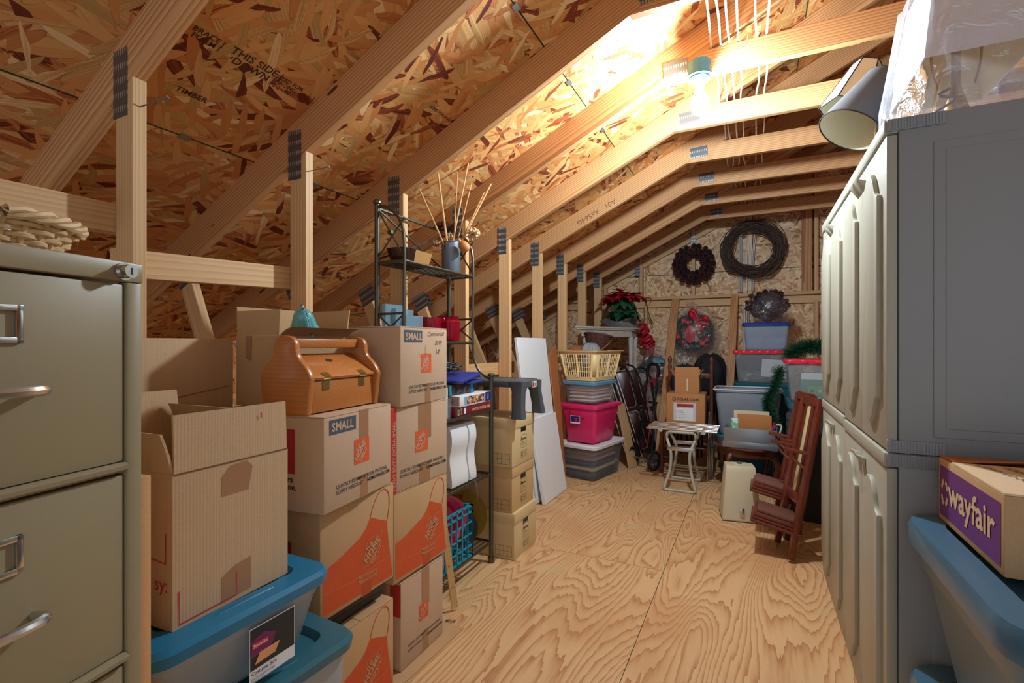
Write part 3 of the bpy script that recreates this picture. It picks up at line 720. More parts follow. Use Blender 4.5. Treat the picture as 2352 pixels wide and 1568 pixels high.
patch(ta, '+x', (xa, -wa/2+.195, .305+.085), rect(.004, .012), PINKI, 'red_mark', .001)
write(ta, 'sy:', '-y', (xa-.055, -wa/2, .075), .04, PINKI)
line_mesh(ta, '-y', (xa-.075, -wa/2, 0), [(0, .135), (.055, .13), (.055, .19)], .003, PINKI, 'red_corner_print')
# --- big fluted carton panel behind it, standing on the lid
tb = thing('carton_panel', 'large creased flat carton standing upright behind the tall open carton', 'cardboard', (-1.585, .80, .0))
for k in range(2): G().box(-.02+k*.012, -.012+k*.012, -.22, .268, 0, 1.238).obj('panel', PLAINC, tb, bevel=.002)
line_mesh(tb, '+x', (.0005, 0, 0), [(-.21, 1.07), (-.15, 1.055), (-.05, 1.06), (.08, 1.055), (.26, 1.08)], .003, cardboard('crease', (150, 112, 80)), 'crease')

# --- column of moving boxes nearest the tubs
carA = (-1.14, 1.035), (-1.14, 1.362)
b8 = carton('orange apron printed box at the bottom, under a black folder', *carA, .0075, .44, .317, KRAFT)
apron_front(b8[0], *b8[1:])
bf = G().box(-.2, .16, -.14, .15, 0, .035).obj('black_binder', BLACK, None, (-1.34, 1.20, .3255), (0, 0, .02), bevel=.006)
tag(bf, 'flat black binder squeezed between two apron printed boxes, lower one', 'binder')
bf2 = G().box(-.2, .165, -.145, .15, 0, .035).obj('black_binder', BLACK, None, (-1.335, 1.195, .3612), (0, 0, -.03), bevel=.006)
tag(bf2, 'flat black binder lying on another black binder under a box', 'binder')
b7 = carton('orange apron printed box carrying the left box marked SMALL', *carA, .397, .44, .333, KRAFT)
apron_front(b7[0], *b7[1:])
b6 = carton('box marked SMALL carrying the oak tool tote', (-1.095, 1.008), (-1.142, 1.350), .731, .455, .28, BROWN)
hd_front(b6[0], *b6[1:])
RED2 = plain('red_side_print', (168, 40, 48), .7)
patch(b6[0], '-y', (b6[1]-.13, -b6[2]/2, .11), rect(.028, .13), RED2, 'red_side_print')
write(b6[0], 'pers\ndone.', '-y', (b6[1]-.155, -b6[2]/2, .085), .026, INK, .02)
patch(b7[0], '-y', (b7[1]-.15, -b7[2]/2, .17), rect(.03, .05), RED2, 'red_side_print')

# --- oak tool tote
ct, rzt, wt = frame((-1.150, .995), (-1.186, 1.335), .165)
tt = thing('tool_tote', 'oak tool tote with handle and hinged slanted lid', 'tool tote', (ct.x, ct.y, 1.0115), (0, 0, rzt))
prof = bez([(.082, 0, 0), (.092, .09, 0), (.094, .112, 0), (.078, .140, 0), (.050, .168, 0), (.042, .190, 0), (.038, .212, 0), (.026, .228, 0), (0, .234, 0)], 5)
pp = [(p.x, p.y) for p in prof]; poly = pp+[(-a, b) for a, b in pp[::-1][1:]]
for s in (-1, 1):
    o = G().prism(poly, 'y', -.011, .011).obj('end_panel', OAK, tt, (0, s*(wt/2-.011), 0), bevel=.005)
G().box(.062, .076, -wt/2+.022, wt/2-.022, .004, .098).obj('front_board', OAK, tt, bevel=.001)
G().box(-.072, -.058, -wt/2+.022, wt/2-.022, .004, .116).obj('back_board', OAK, tt, bevel=.001)
G().box(-.058, .058, -wt/2+.022, wt/2-.022, .002, .012).obj('bottom_board', OAK, tt)
Ml = Matrix.Translation((.080, 0, .100)) @ Matrix.Rotation(R(33), 4, 'Y')
G().box(-.128, 0, -wt/2+.023, wt/2-.023, 0, .011).xf(Ml).obj('lid', OAK, tt, bevel=.002)
dk = plain('dark_hole', (40, 18, 8), .8)
g = G().lathe([(.0005, 0), (.014, 0)], 16, cap=False); g.xf(Ml @ Matrix.Translation((-.085, 0, .0118)) @ Matrix.Diagonal((.6, 1.1, 1, 1))).obj('finger_hole', dk, tt)
G().box(-.013, .013, -wt/2+.02, wt/2-.02, .196, .226).obj('handle', OAK, tt, bevel=.006)
BRASS = plain('brass', (168, 146, 92), .3, .9)
for yy in (-.085, .085):
    hg = G().box(.0765, .0785, yy-.014, yy+.014, .070, .097); hg.box(-.022, 0, yy-.014, yy+.014, .0112, .013, Ml)
    hg.tube([(.0800, yy-.015, .103), (.0800, yy+.015, .103)], .0032, 8).obj('hinge', BRASS, tt, smooth=True)

# --- open box with the turquoise glass bell
tc_, xc_, wc_ = open_carton('open carton with raised flaps behind the oak tote', (-1.368, 1.078), (-1.368, 1.375), 1.0125, .215, .235, KRAFT,
    {'-x': (.10, R(3)), '+y': (.10, R(8)), '-y': (.085, R(-3)), '+x': (.07, R(70))})
patch(tc_, '-y', (-.06, -wc_/2, .16), [(0, 0), (.03, -.01), (.034, .075), (0, .075)], TAPE, 'packing_tape', .001)
pk = G(); random.seed(5)
rings = [[(p[0]+random.uniform(-.006, .006), p[1]+random.uniform(-.006, .006), z+random.uniform(-.012, .012)) for p in rrect(.095*f, .132*f, .03, 0, 6)] for f, z in ((1, .012), (1, .19), (.8, .215), (.45, .222), (.1, .22))]
tag(pk.loft(rings).obj('packing_paper', plain('packing_paper', (206, 190, 164), .9, bump=.6), None, (tc_.location.x, tc_.location.y, 1.0135)), 'crumpled packing paper filling the open carton behind the tote', 'packing paper')
GB = plain('turquoise_glass', (92, 178, 186), .15, var=.2, coat=.5)
bell = thing('glass_bell', 'turquoise fluted glass bell with chain lying in the open carton', 'bell', (-1.415, 1.215, 1.262), (R(14), R(28), R(-20)))
rings = []
for f, z in ((.001, .088), (.014, .087), (.026, .078), (.033, .06), (.038, .04), (.044, .02), (.054, .004), (.052, .003), (.042, .02), (.031, .058), (.012, .082)):
    rings.append([(f*(1+.06*math.cos(8*a)*(z < .07))*math.cos(a), f*(1+.06*math.cos(8*a)*(z < .07))*math.sin(a), z-(.006*math.cos(8*a) if z < .01 else 0)) for a in [2*math.pi*i/48 for i in range(48)]])
G().loft(rings, False, False).obj('bell_cup', GB, bell, smooth=True)
G().tube([(.009*math.cos(a), 0, .098+.009*math.sin(a)) for a in [2*math.pi*i/14 for i in range(14)]], .002, 6, True).obj('ring', STEEL, bell, smooth=True)
ch = G()
for k in range(12):
    a = k/11; px_, pz_ = .012+.05*a, .088-.085*a*a
    cc = Vector((px_+.004, .004, pz_+.004))
    ch.tube([cc+Vector((.0045*math.cos(q), .003*math.sin(q)*(k % 2), .003*math.sin(q)*(1-k % 2))) for q in [2*math.pi*i/8 for i in range(8)]], .001, 4, True)
ch.obj('chain', STEEL, bell)

# --- second column of moving boxes
b12 = carton('box at the bottom of the column beside the yardstick', (-1.165, 1.432), (-1.165, 1.705), .0075, .40, .327, BROWN)
hd_front(b12[0], *b12[1:], small=False)
patch(b12[0], '-y', (b12[1]-.05, -b12[2]/2, .20), rect(.05, .12), REDI, 'red_side_print')
b11 = carton('apron printed box with the yardstick leaning beside it', (-1.165, 1.392), (-1.165, 1.735), .345, .42, .33, KRAFT)
apron_front(b11[0], *b11[1:])
b10 = carton('box with an orange HEAVY DUTY edge strip', (-1.165, 1.372), (-1.165, 1.735), .676, .42, .312, BROWN)
hd_front(b10[0], *b10[1:], small=False, tape_w=.085)
patch(b10[0], '+x', (b10[1], -b10[2]/2, 0), rect(.036, b10[3]), REDI, 'red_edge_strip', .0004)
patch(b10[0], '-y', (b10[1]-.05, -b10[2]/2, 0), rect(.05, b10[3]), REDI, 'red_side_print', .0004)
write(b10[0], 'HEAVY DUTY EXTRA SMALL', '+x', (b10[1], -b10[2]/2+.028, .012), .02, BROWN, .02, roll=R(90), off=.0012)
b9 = carton('box marked SMALL with handwriting, topmost beside the shelf rack', (-1.150, 1.412), (-1.172, 1.745), .989, .47, .297, BROWN)
hd_front(b9[0], *b9[1:], top_tape=False)
PEN = plain('pen_ink', (70, 66, 64), .7)
write(b9[0], 'Commercial', '+x', (b9[1], b9[2]*.03, .262), .026, PEN, -.010, shear=.35, roll=.03)
write(b9[0], '2019', '+x', (b9[1], b9[2]*.2, .228), .028, PEN, -.004, shear=.15)
write(b9[0], 'I-P', '+x', (b9[1], b9[2]*.22, .188), .032, PEN, -.004, shear=.15)
line_mesh(b9[0], '+x', (b9[1], -.02, .17), [(-.03, .03), (-.02, .012), (.0, .01), (.018, .022), (.018, .055)], .0012, PEN, 'pen_mark')
line_mesh(b9[0], '+x', (b9[1], -.02, .17), [(.018, .022), (.035, .015), (.05, .008)], .0012, PEN, 'pen_mark')
sh = G().box(-.22, .19, -.42, .38, 0, .006).obj('cardboard_sheet', KRAFT, None, (-1.31, 1.405, .0006), (0, 0, R(-1.5)), bevel=.001, seg=1)
tag(sh, 'flat cardboard sheet on the floor under the box column', 'cardboard')
# yardstick
ys = thing('yardstick', 'wooden yardstick leaning upright against the box column', 'yardstick', (0, 0, 0))
YM = wood('yardstick_wood', srgb(214, 178, 128), srgb(190, 146, 96), 1.5, knots=False)
p0, p1 = Vector((-1.222, 1.885, .0135)), Vector((-1.243, 1.778, .63))
so = G().box(0, .62, -.016, .016, -.0025, .0025).obj('stick', YM, ys); so.matrix_local = axes(p0, p1, (1, -.55, .0))
for k in range(1, 24): patch(so, '+z', (.025*k, -.016, .0025), rect(.001, .007 if k % 4 else .012), INK, 'tick_mark', .0003)
for k in range(1, 6): write(so, str(k*6), '+z', (.1*k, -.002, .0025), .014, INK, off=.0003)

# ================================================================== METAL SHELF RACK and what stands on it
IRON = plain('grey_iron', (98, 94, 82), .38, .85, var=.12, scale=25)
rk = thing('shelf_rack', 'tall grey iron bakers rack with stepped open shelves', 'shelf rack', (-1.455, 2.09, 0))
RX = -1.455; RYC = 2.09
def lp(x, y, z): return (x-RX, y-RYC, z)
XB, XU, XF = -1.592, -1.432, -1.312; YN, YF = 1.785, 2.395
for y in (YN, YF):
    G().tube([lp(XB, y, .0), lp(XB, y, 1.885)], .0125, 10).lathe([(.0125, 0), (.02, .004), (.02, .014), (.012, .022)], 12, lp(XB, y, 1.88)).obj('rear_post', IRON, rk, smooth=True)
    G().tube([lp(XF, y, .0), lp(XF, y, 1.045)], .0125, 10).lathe([(.0125, 0), (.021, .003), (.021, .011), (.015, .016)], 12, lp(XF, y, 1.04)).lathe([(.018, 0), (.02, .008), (.018, .03)], 12, lp(XF, y, 0)).obj('front_post', IRON, rk, smooth=True)
    # upper front upright: arch at the top, sweeping out to the lower front post
    pts = [(XB+.012, y, 1.868), (XB+.06, y, 1.86), (XU-.03, y, 1.80), (XU, y, 1.70), (XU, y, 1.45), (XU, y, 1.20), (XU+.015, y, 1.12), (XU+.05, y, 1.06), (XF-.012, y, 1.025)]
    G().tube([Vector(lp(*p)) for p in bez(pts, 6)], .0075, 8).obj('side_upright', IRON, rk, smooth=True)
    for za, zb2 in ((1.62, 1.86), (1.24, 1.36)):
        b = G(); b.tube([lp(XB, y, zb2), lp(XU, y, za)], .0045, 6).tube([lp(XB, y, za), lp(XU, y, min(zb2, 1.80))], .0045, 6)
        b.tube([lp((XB+XU)/2-.01, y, (za+zb2)/2), lp((XB+XU)/2+.01, y, (za+zb2)/2)], .011, 8).obj('cross_brace', IRON, rk, smooth=True)
    G().tube([lp(XB, y, 1.362), lp(XU, y, 1.362)], .006, 6).obj('side_rail', IRON, rk, smooth=True)
bb = G(); bb.tube([lp(XB, YN, 1.86), lp(XB, YF, 1.62)], .0045, 6).tube([lp(XB, YN, 1.62), lp(XB, YF, 1.86)], .0045, 6).obj('cross_brace', IRON, rk, smooth=True)
G().tube([lp(XB, YN, 1.362), lp(XB, YF, 1.362)], .006, 6).obj('back_rail', IRON, rk, smooth=True)
G().tube([lp(XB, YN, 1.862), lp(XB, YF, 1.862)], .007, 6).obj('back_rail', IRON, rk, smooth=True)
def shelf(z, xf):
    s = G().tube([lp(XB, YN, z), lp(xf, YN, z), lp(xf, YF, z), lp(XB, YF, z)], .008, 8, True).obj('shelf_frame', IRON, rk, smooth=True)
    n = 6 if xf < -1.4 else 9
    for k in range(1, n): x = XB+(xf-XB)*k/n; G().tube([lp(x, YN, z), lp(x, YF, z)], .0045, 6).obj('shelf_wire', IRON, s, smooth=True)
SH1, SH2, SH3, SH4, SH5 = 1.603, 1.226, .850, .495, .115
for z, x in ((SH1, XU), (SH2, XU), (SH3, XF), (SH4, XF), (SH5, XF)): shelf(z, x)
# top shelf
S1 = SH1+.009
dish = thing('wooden_dish', 'long wooden dish on the top shelf of the rack', 'dish', (-1.515, 1.935, S1))
rg = [rrect(.05, .10, .03, 0), rrect(.062, .125, .04, .062), rrect(.057, .120, .04, .062), rrect(.046, .095, .03, .008)]
G().loft(rg).obj('bowl', wood('dish_wood', srgb(196, 150, 88), srgb(150, 100, 52), 2, knots=False), dish, smooth=True)
rg = [rrect(.051, .045, .03, .0005, c=(0, -.057)), rrect(.0635, .063, .04, .0625, c=(0, -.065)), rrect(.060, .06, .04, .0625, c=(0, -.064)), rrect(.048, .043, .03, .004, c=(0, -.055))]
G().loft(rg).obj('dark_end', plain('dark_lacquer', (44, 22, 18), .25, coat=.5), dish, smooth=True)
vs_ = thing('metal_vase', 'grey zinc cylinder vase full of bamboo sticks', 'vase', (-1.507, 2.285, S1))
ZINC = plain('zinc', (120, 132, 148), .45, .55, var=.15, scale=12)
G().lathe([(.001, 0), (.05, 0), (.052, .003), (.052, .168), (.055, .170), (.055, .173), (.049, .173), (.049, .006), (.001, .006)], 28).obj('can', ZINC, vs_, smooth=True)
BAMB = wood('bamboo', srgb(214, 166, 108), srgb(172, 112, 62), 3, knots=False)
def stick(base, tip_px, zc, label, r=.0055, nodes=3):
    d = ray(*tip_px); tip = Vector((d.x*zc, d.y*zc, CAMH+d.z*zc)); b = Vector((-1.507, 2.285, S1+.012))+Vector(base)
    v = tip-b; L = v.length; g = G(); rr_ = []; pts = []
    m = 24
    for i in range(m+1):
        f = i/m; pts.append((L*f, 0, 0)); nd = min(abs(f-(k+.6)/nodes) for k in range(nodes)); rr_.append(r*(1.18 if nd < .022 else 1)*(1-.15*f))
    o = g.tube(pts, rr_, 8).obj('bamboo_stick', BAMB, None, smooth=True); o.matrix_local = axes(b, tip); tag(o, label, 'stick', 'bamboo sticks in the vase')
stick((.02, .02, 0), (963, 434), 2.58, 'leftmost bamboo stick in the zinc vase')
stick((.012, -.02, .0), (1006, 398), 2.62, 'second bamboo stick from the left in the zinc vase', .0062)
stick((0, .015, 0), (1051, 394), 2.72, 'thin dark bamboo stick standing straight up in the vase', .0035)
stick((-.02, -.012, 0), (1080, 352), 2.76, 'tallest bamboo stick in the zinc vase', .0048)
stick((-.02, .02, 0), (1083, 420), 2.80, 'reddish bamboo stick leaning right in the zinc vase', .004)
stick((-.028, -.005, 0), (1128, 422), 2.83, 'rightmost bamboo stick in the zinc vase', .0058)
stick((-.005, -.03, 0), (1112, 442), 2.79, 'short bamboo stick beside the rightmost one', .0045)
# dried flowers
def leaf_mesh(L, W, mat, curl=.15, n=6, name='leaf'):
    vs = []; fs = []
    for i in range(n+1):
        f = i/n; wv = W*math.sin(math.pi*min(1, f*.94+.05))**.8
        z = -curl*L*f*f
        vs += [(-wv/2, L*f, z+.12*wv), (0, L*f, z), (wv/2, L*f, z+.12*wv)]
    for i in range(n):
        a = 3*i; fs += [(a, a+1, a+4, a+3), (a+1, a+2, a+5, a+4)]
    me = bpy.data.meshes.new(name); me.from_pydata(vs, [], fs); me.materials.append(mat)
    me.polygons.foreach_set('use_smooth', [True]*len(me.polygons)); return me
dry = plain('dry_leaf', (74, 42, 26), .8, var=.3); cream = plain('dry_cream', (206, 176, 138), .9, var=.25, bump=1)
dl = thing('dried_leaf', 'large curled brown dried leaf beside the bamboo sticks', 'dried leaf', (-1.50, 2.25, S1+.17))
lm = leaf_mesh(.13, .085, dry, .5)
for k, (a, b) in enumerate(((-30, 35), (-10, 60), (15, 25))):
    o = link('leaf_blade', lm, dl, (-.035+.01*k, -.035, .06+.012*k), (R(b), R(-25), R(a+20)))
G().tube([(0, 0, -.14), (-.02, -.02, 0), (-.035, -.03, .08)], .003, 6).obj('stem', dry, dl)
random.seed(11)
def puff(px, py, zc, r, label, mat):
    d = ray(px, py); p = Vector((d.x*zc, d.y*zc, CAMH+d.z*zc)); base = Vector((-1.507, 2.285, S1+.15))
    t = thing('dried_flower', label, 'dried flower', base, group='dried flowers in the vase')
    q = p-base; g = G()
    for k in range(46):
        v = Vector((random.gauss(0, 1), random.gauss(0, 1), random.gauss(0, 1))).normalized()*r*random.uniform(.6, 1)
        g.ball(q+v, r*.24, 6, 4)
    g.obj('flower_head', mat, t, smooth=True); G().tube([(0, 0, -.1), q*.5+Vector((0, 0, .01)), q], .0025, 5).obj('stem', dry, t)
puff(1088, 536, 2.74, .034, 'cream dried flower head to the right of the vase', cream)
puff(1035, 545, 2.82, .028, 'cream dried flower head low behind the bamboo sticks', cream)
puff(1002, 560, 2.72, .02, 'small tan dried flower at the left rim of the vase', plain('dry_tan', (170, 130, 90), .9, var=.3))
gb = thing('gourd_bell', 'tan wooden bell hanging over the rim of the zinc vase', 'bell', oy(1066, 566, 2.262), (R(20), R(-35), R(20)))
G().lathe([(.004, .034), (.016, .03), (.026, .015), (.03, -.008), (.026, -.024), (.018, -.03), (.003, -.031)], 20).obj('bell_body', plain('gourd', (190, 124, 66), .5, var=.2, scale=60), gb, smooth=True)
G().tube([(0, 0, .03), (.0, .002, .05)], .006, 8).obj('stem', cream, gb, smooth=True)
# second shelf: plastic trays and ruby glass
S2 = SH2+.009
LBLUE = clear('pale_blue_plastic', (150, 186, 204), .42, .25)
for k, (y, x, hh, lab) in enumerate(((1.86, -1.560, .175, 'tallest pale blue plastic tray standing on the rack'), (1.905, -1.535, .155, 'middle pale blue plastic tray standing on the rack'), (1.95, -1.510, .125, 'shortest pale blue plastic tray standing on the rack'))):
    rings = [rrect(hx, .07, .008, z) for z, hx in ((0, .011), (hh*.5, .012), (hh, .013), (hh-.004, .010))]
    tag(G().loft(rings).obj('plastic_tray', LBLUE, None, (x, y, S2), smooth=True), lab, 'tray', 'pale blue trays on the rack')
RUBY = clear('ruby_glass', (176, 12, 46), .45, .05)
rg_ = thing('ruby_jar', 'fluted ruby red glass jar on the second rack shelf', 'glass jar', (-1.490, 2.235, S2))
n = 64; rings = []
for f, z in ((.045, 0), (.058, .006), (.062, .03), (.062, .105), (.050, .118), (.056, .135), (.052, .135), (.046, .118), (.056, .10), (.056, .012), (.02, .008)):
    rings.append([(f*(1+.05*abs(math.cos(6*a)))*math.cos(a), f*(1+.05*abs(math.cos(6*a)))*math.sin(a), z) for a in [2*math.pi*i/n for i in range(n)]])
G().loft(rings).obj('jar_body', RUBY, rg_, smooth=True)
rg2 = thing('ruby_bowl', 'low ruby red glass bowl left of the ruby jar', 'glass bowl', (-1.520, 2.105, S2))
rings = []
for f, z in ((.035, 0), (.05, .004), (.058, .06), (.060, .118), (.056, .118), (.052, .06), (.03, .01)):
    rings.append([(f*(1+.05*abs(math.cos(5*a)))*math.cos(a), f*(1+.05*abs(math.cos(5*a)))*math.sin(a), z+(.006*abs(math.cos(5*a)) if z > .1 else 0)) for a in [2*math.pi*i/n for i in range(n)]])
G().loft(rings).obj('bowl_body', RUBY, rg2, smooth=True)
# third shelf: puzzle boxes and bags
S3 = SH3+.009
def flatbox(name, label, cx, cy, z, dx, dy, h, rz, side, top=None, cat='puzzle box'):
    t = thing(name, label, cat, (cx, cy, z), (0, 0, rz))
    G().box(-dx/2+.002, dx/2-.002, -dy/2+.002, dy/2-.002, 0, h*.5).obj('box_base', top or side, t)
    G().box(-dx/2, dx/2, -dy/2, dy/2, .004, h).obj('box_lid', side, t, bevel=.0015)
    return t
MAR = plain('maroon_print', (122, 28, 48), .45); GOLD = plain('gold_print', (224, 196, 130), .5)
pz = flatbox('puzzle_box', 'maroon puzzle box on the rack, under the white puzzle box', -1.435, 2.205, S3, .25, .36, .046, .0, MAR)
write(pz, 'PHOTO PUZZLE  500', '+x', (.125, -.02, .014), .020, GOLD, .015)
patch(pz, '+x', (.125, -.10, .008), rect(.018, .03), WHITE, 'barcode'); patch(pz, '+x', (.125, -.165, .006), rect(.045, .034), collage('print_green', [(120, 124, 84), (60, 90, 60), (190, 170, 120), (90, 60, 50)], 160), 'picture')
patch(pz, '+x', (.125, .155, .006), rect(.02, .034), plain('print_red', (176, 42, 40), .5), 'picture')
GREYB = plain('mauve_card', (186, 160, 150), .5); PIC = collage('print_picture', [(120, 70, 50), (196, 160, 110), (90, 60, 60), (210, 190, 150), (60, 60, 110), (170, 110, 70)], 90); NAVY = plain('navy_print', (30, 48, 110), .4)
pw = flatbox('puzzle_box', 'white puzzle box marked 1000 on top of the maroon box', -1.43, 2.215, S3+.047, .25, .34, .054, .03, WHITE)
patch(pw, '-y', (-.12, -.17, .008), rect(.24, .042), GREYB, 'end_print'); write(pw, '1000', '-y', (.03, -.17, .022), .03, plain('dark_red_ink', (122, 24, 40), .5), .03, off=.002); write(pw, 'PC PUZZLE', '-y', (.03, -.17, .011), .011, INK, .0, off=.002)
patch(pw, '+x', (.125, -.10, .008), rect(.19, .040), PIC, 'picture'); patch(pw, '+x', (.125, .10, .004), rect(.068, .048), NAVY, 'picture'); patch(pw, '+x', (.125, -.125, .008), rect(.022, .04), plain('print_sky', (120, 170, 200), .5, var=.3), 'picture')
write(pw, '1000', '+x', (.125, .125, .045), .016, WHITE, .03, roll=R(-90), off=.002)
DARKP = collage('dark_print', [(40, 32, 36), (70, 44, 44), (30, 30, 40), (90, 80, 84)], 40); CYAN = plain('cyan_print', (20, 140, 190), .4)
gmb = flatbox('game_box', 'dark game box with cyan corners above the white puzzle box', -1.45, 2.15, S3+.102, .20, .26, .056, .04, DARKP, cat='game box')
patch(gmb, '-y', (-.095, -.13, .003), rect(.19, .05), GREYB, 'end_print'); write(gmb, '*', '-y', (.05, -.13, .0), .06, INK, .03, off=.002)
for a, b in ((-.13, .022), (.085, .03)): patch(gmb, '+x', (.1, a, .003), rect(b, .05), CYAN, 'corner_print')
BLUF = plain('royal_blue_cloth', (24, 44, 132), .6, var=.2)
bg_ = thing('blue_pouch', 'royal blue zipped pouch lying on the game box', 'pouch', (-1.42, 2.19, S3+.160), (0, 0, .15))
rings = [[(p[0]+.004*math.sin(9*p[1]*20), p[1], z+.012*math.sin(14*p[1])) for p in rrect(.10*f, .155*f, .03, 0, 8)] for f, z in ((.9, .012), (1, .018), (1, .026), (.9, .036))]
G().loft(rings).obj('pouch_body', BLUF, bg_, smooth=True)
rings = [[(p[0], p[1], z) for p in rrect(.09*f, .10*f, .03, 0, 8, (.02, .08))] for f, z in ((.9, -.006), (1, 0), (.9, .006))]
G().loft(rings).obj('pouch_flap', BLUF, bg_, smooth=True)
random.seed(4); cb = G()
for k in range(16):
    a = random.uniform(0, 6.28); c0 = Vector((random.uniform(-.05, .05), random.uniform(-.08, .08), random.uniform(0, .03))); pts = []
    for i in range(5): pts.append(c0+Vector((.035*math.cos(a+i*1.1), .05*math.sin(a+i*1.3), .012*math.sin(i*1.7+k)+.012)))
    cb.tube(bez(pts, 4), .004, 5)
tag(cb.obj('tangled_cords', plain('cord_dark', (52, 62, 66), .5, var=.3), None, (-1.46, 2.15, S3+.212), smooth=True), 'tangle of dark cords heaped on the blue pouch', 'cords')
cbx = thing('clear_case', 'clear plastic case standing on the rack beside the puzzle boxes', 'plastic case', (-1.375, 1.905, S3))
G().loft([rrect(.07, .085, .02, 0), rrect(.075, .09, .02, .10), rrect(.072, .087, .02, .10), rrect(.067, .082, .02, .004)]).obj('case_body', CLEAR, cbx, smooth=True)
G().box(.04, .06, .0, .06, .005, .15).obj('white_card', WHITE, cbx)
# fourth shelf: white foam packing block
S4 = SH4+.009
FOAM = plain('white_foam', (226, 230, 232), .75, var=.04, bump=.3, scale=160)
fb = thing('foam_packing', 'white moulded foam packing halves on the fourth rack shelf', 'foam packing', (-1.415, 2.13, S4))
def foam_half(y0, y1):
    prof = bez([(0, 0, 0), (.0, .04, 0), (.012, .12, 0), (.012, .16, 0), (.0, .22, 0), (.004, .27, 0), (.02, .305, 0)], 5)
    pl = [(.085-p.x, p.y) for p in prof]+[(-.10, .305), (-.12, .26), (-.12, 0)]
    return G().prism(pl, 'y', y0, y1)
foam_half(-.105, .052).obj('foam_half', FOAM, fb, bevel=.006)
foam_half(.062, .135).obj('foam_half', FOAM, fb, bevel=.006)
G().tube(bez([(.088, .06, .04), (.095, .058, .02), (.115, .07, -.0), (.125, .075, -.06), (.12, .08, -.10)], 5), .0035, 6).obj('tape_strip', CLEAR, fb, smooth=True)
# bottom shelf: crate, pink tray, tins
S5 = SH5+.009
AQUA = plain('aqua_plastic', (18, 142, 172), .35)
cr = thing('milk_crate', 'aqua blue plastic lattice crate on the lowest rack shelf', 'crate', (-1.445, 2.035, S5))
LX, LY, LZ = .28, .30, .265
def crate_side(face):
    g = G(); horiz = (LY if face[1] == 'x' else LX); e = (LX if face[1] == 'x' else LY)/2; s = 1 if face[0] == '+' else -1
    def q(a0, a1, z0, z1, dpt):
        b0, b1 = sorted((s*(e-dpt), s*e))
        if face[1] == 'x': g.box(b0, b1, a0, a1, z0, z1)
        else: g.box(a0, a1, b0, b1, z0, z1)
    for z, th_, dp in ((0, .008, .012), (.055, .006, .008), (.115, .006, .008), (.175, .006, .008), (.225, .008, .014), (LZ-.008, .008, .018)): q(-horiz/2, horiz/2, z, z+th_, dp)
    nn = 6
    for k in range(nn+1):
        a = -horiz/2+horiz*k/nn; wv = .012 if k in (0, nn) else .007
        q(max(-horiz/2, a-wv/2), min(horiz/2, a+wv/2), 0, LZ, .007)
    return g
for f in ('+x', '-x', '+y', '-y'): crate_side(f).obj('lattice_side', AQUA, cr)
bt = G()
for k in range(7): bt.box(-LX/2+.005, LX/2-.005, -LY/2+.01+.05*k, -LY/2+.02+.05*k, 0, .006)
for k in range(6): bt.box(-LX/2+.01+.05*k, -LX/2+.02+.05*k, -LY/2+.005, LY/2-.005, 0, .006)
bt.obj('bottom_grid', AQUA, cr)
PINKR = plain('raspberry_plastic', (206, 26, 84), .25, coat=.4)
pt = thing('plastic_bowl', 'raspberry pink plastic bowl standing on edge in the aqua crate', 'bowl', (-1.40, 2.03, S5+.215), (R(90), R(0), R(60)))
G().lathe([(.03, -.03), (.07, -.03), (.08, -.02), (.11, .02), (.13, .028), (.13, .033), (.108, .026), (.075, -.014), (.03, -.022)], 36).obj('bowl_shell', PINKR, pt, smooth=True)
wt_ = thing('white_bottle', 'white plastic bottle with pink cap inside the aqua crate', 'bottle', (-1.36, 1.985, S5+.007))
G().lathe([(.025, 0), (.027, .01), (.027, .12), (.014, .15), (.014, .16)], 16).obj('bottle_body', WHITE, wt_, smooth=True)
G().lathe([(.016, .16), (.016, .18), (.004, .182)], 12).obj('cap', PINKR, wt_, smooth=True)
TIN = plain('painted_tin', (150, 118, 40), .35, var=.25, scale=40); TINP = plain('tin_red', (150, 34, 36), .4); TING = plain('tin_green', (40, 96, 48), .4)
tn = thing('round_tin_tray', 'large round mustard tray with painted figures on the lowest shelf', 'tray', (-1.455, 2.315, S5+.150), (0, R(90), R(-74)))
G().lathe([(.02, 0), (.122, 0), (.146, .012), (.148, .016), (.122, .006), (.02, .006)], 36).obj('tray_disc', TIN, tn, smooth=True)
random.seed(9)
for k in range(14):
    a = random.uniform(0, 6.28); r_ = random.uniform(.03, .105); s_ = random.uniform(.012, .024)
    pl = [(s_*(.6+.4*math.cos(i*2.3+k))*math.cos(i*.785), s_*(.6+.4*math.cos(i*2.3+k))*math.sin(i*.785)) for i in range(8)]
    me = bpy.data.meshes.new('painted_spot'); me.from_pydata([(r_*math.cos(a)+p[0], r_*math.sin(a)+p[1], .0075) for p in pl], [], [list(range(8))]); me.materials.append((TINP, TING, BLACK)[k % 3]); link('painted_spot', me, tn)
tn2 = thing('glass_plate', 'smoky glass plate standing in front of the mustard tray', 'plate', (-1.43, 2.262, S5+.104), (0, R(90), R(-74)))
G().lathe([(.02, 0), (.075, 0), (.1, .018), (.102, .021), (.075, .005), (.02, .005)], 32).obj('plate_disc', plain('smoky_glass', (84, 92, 92), .1, coat=.6), tn2, smooth=True)

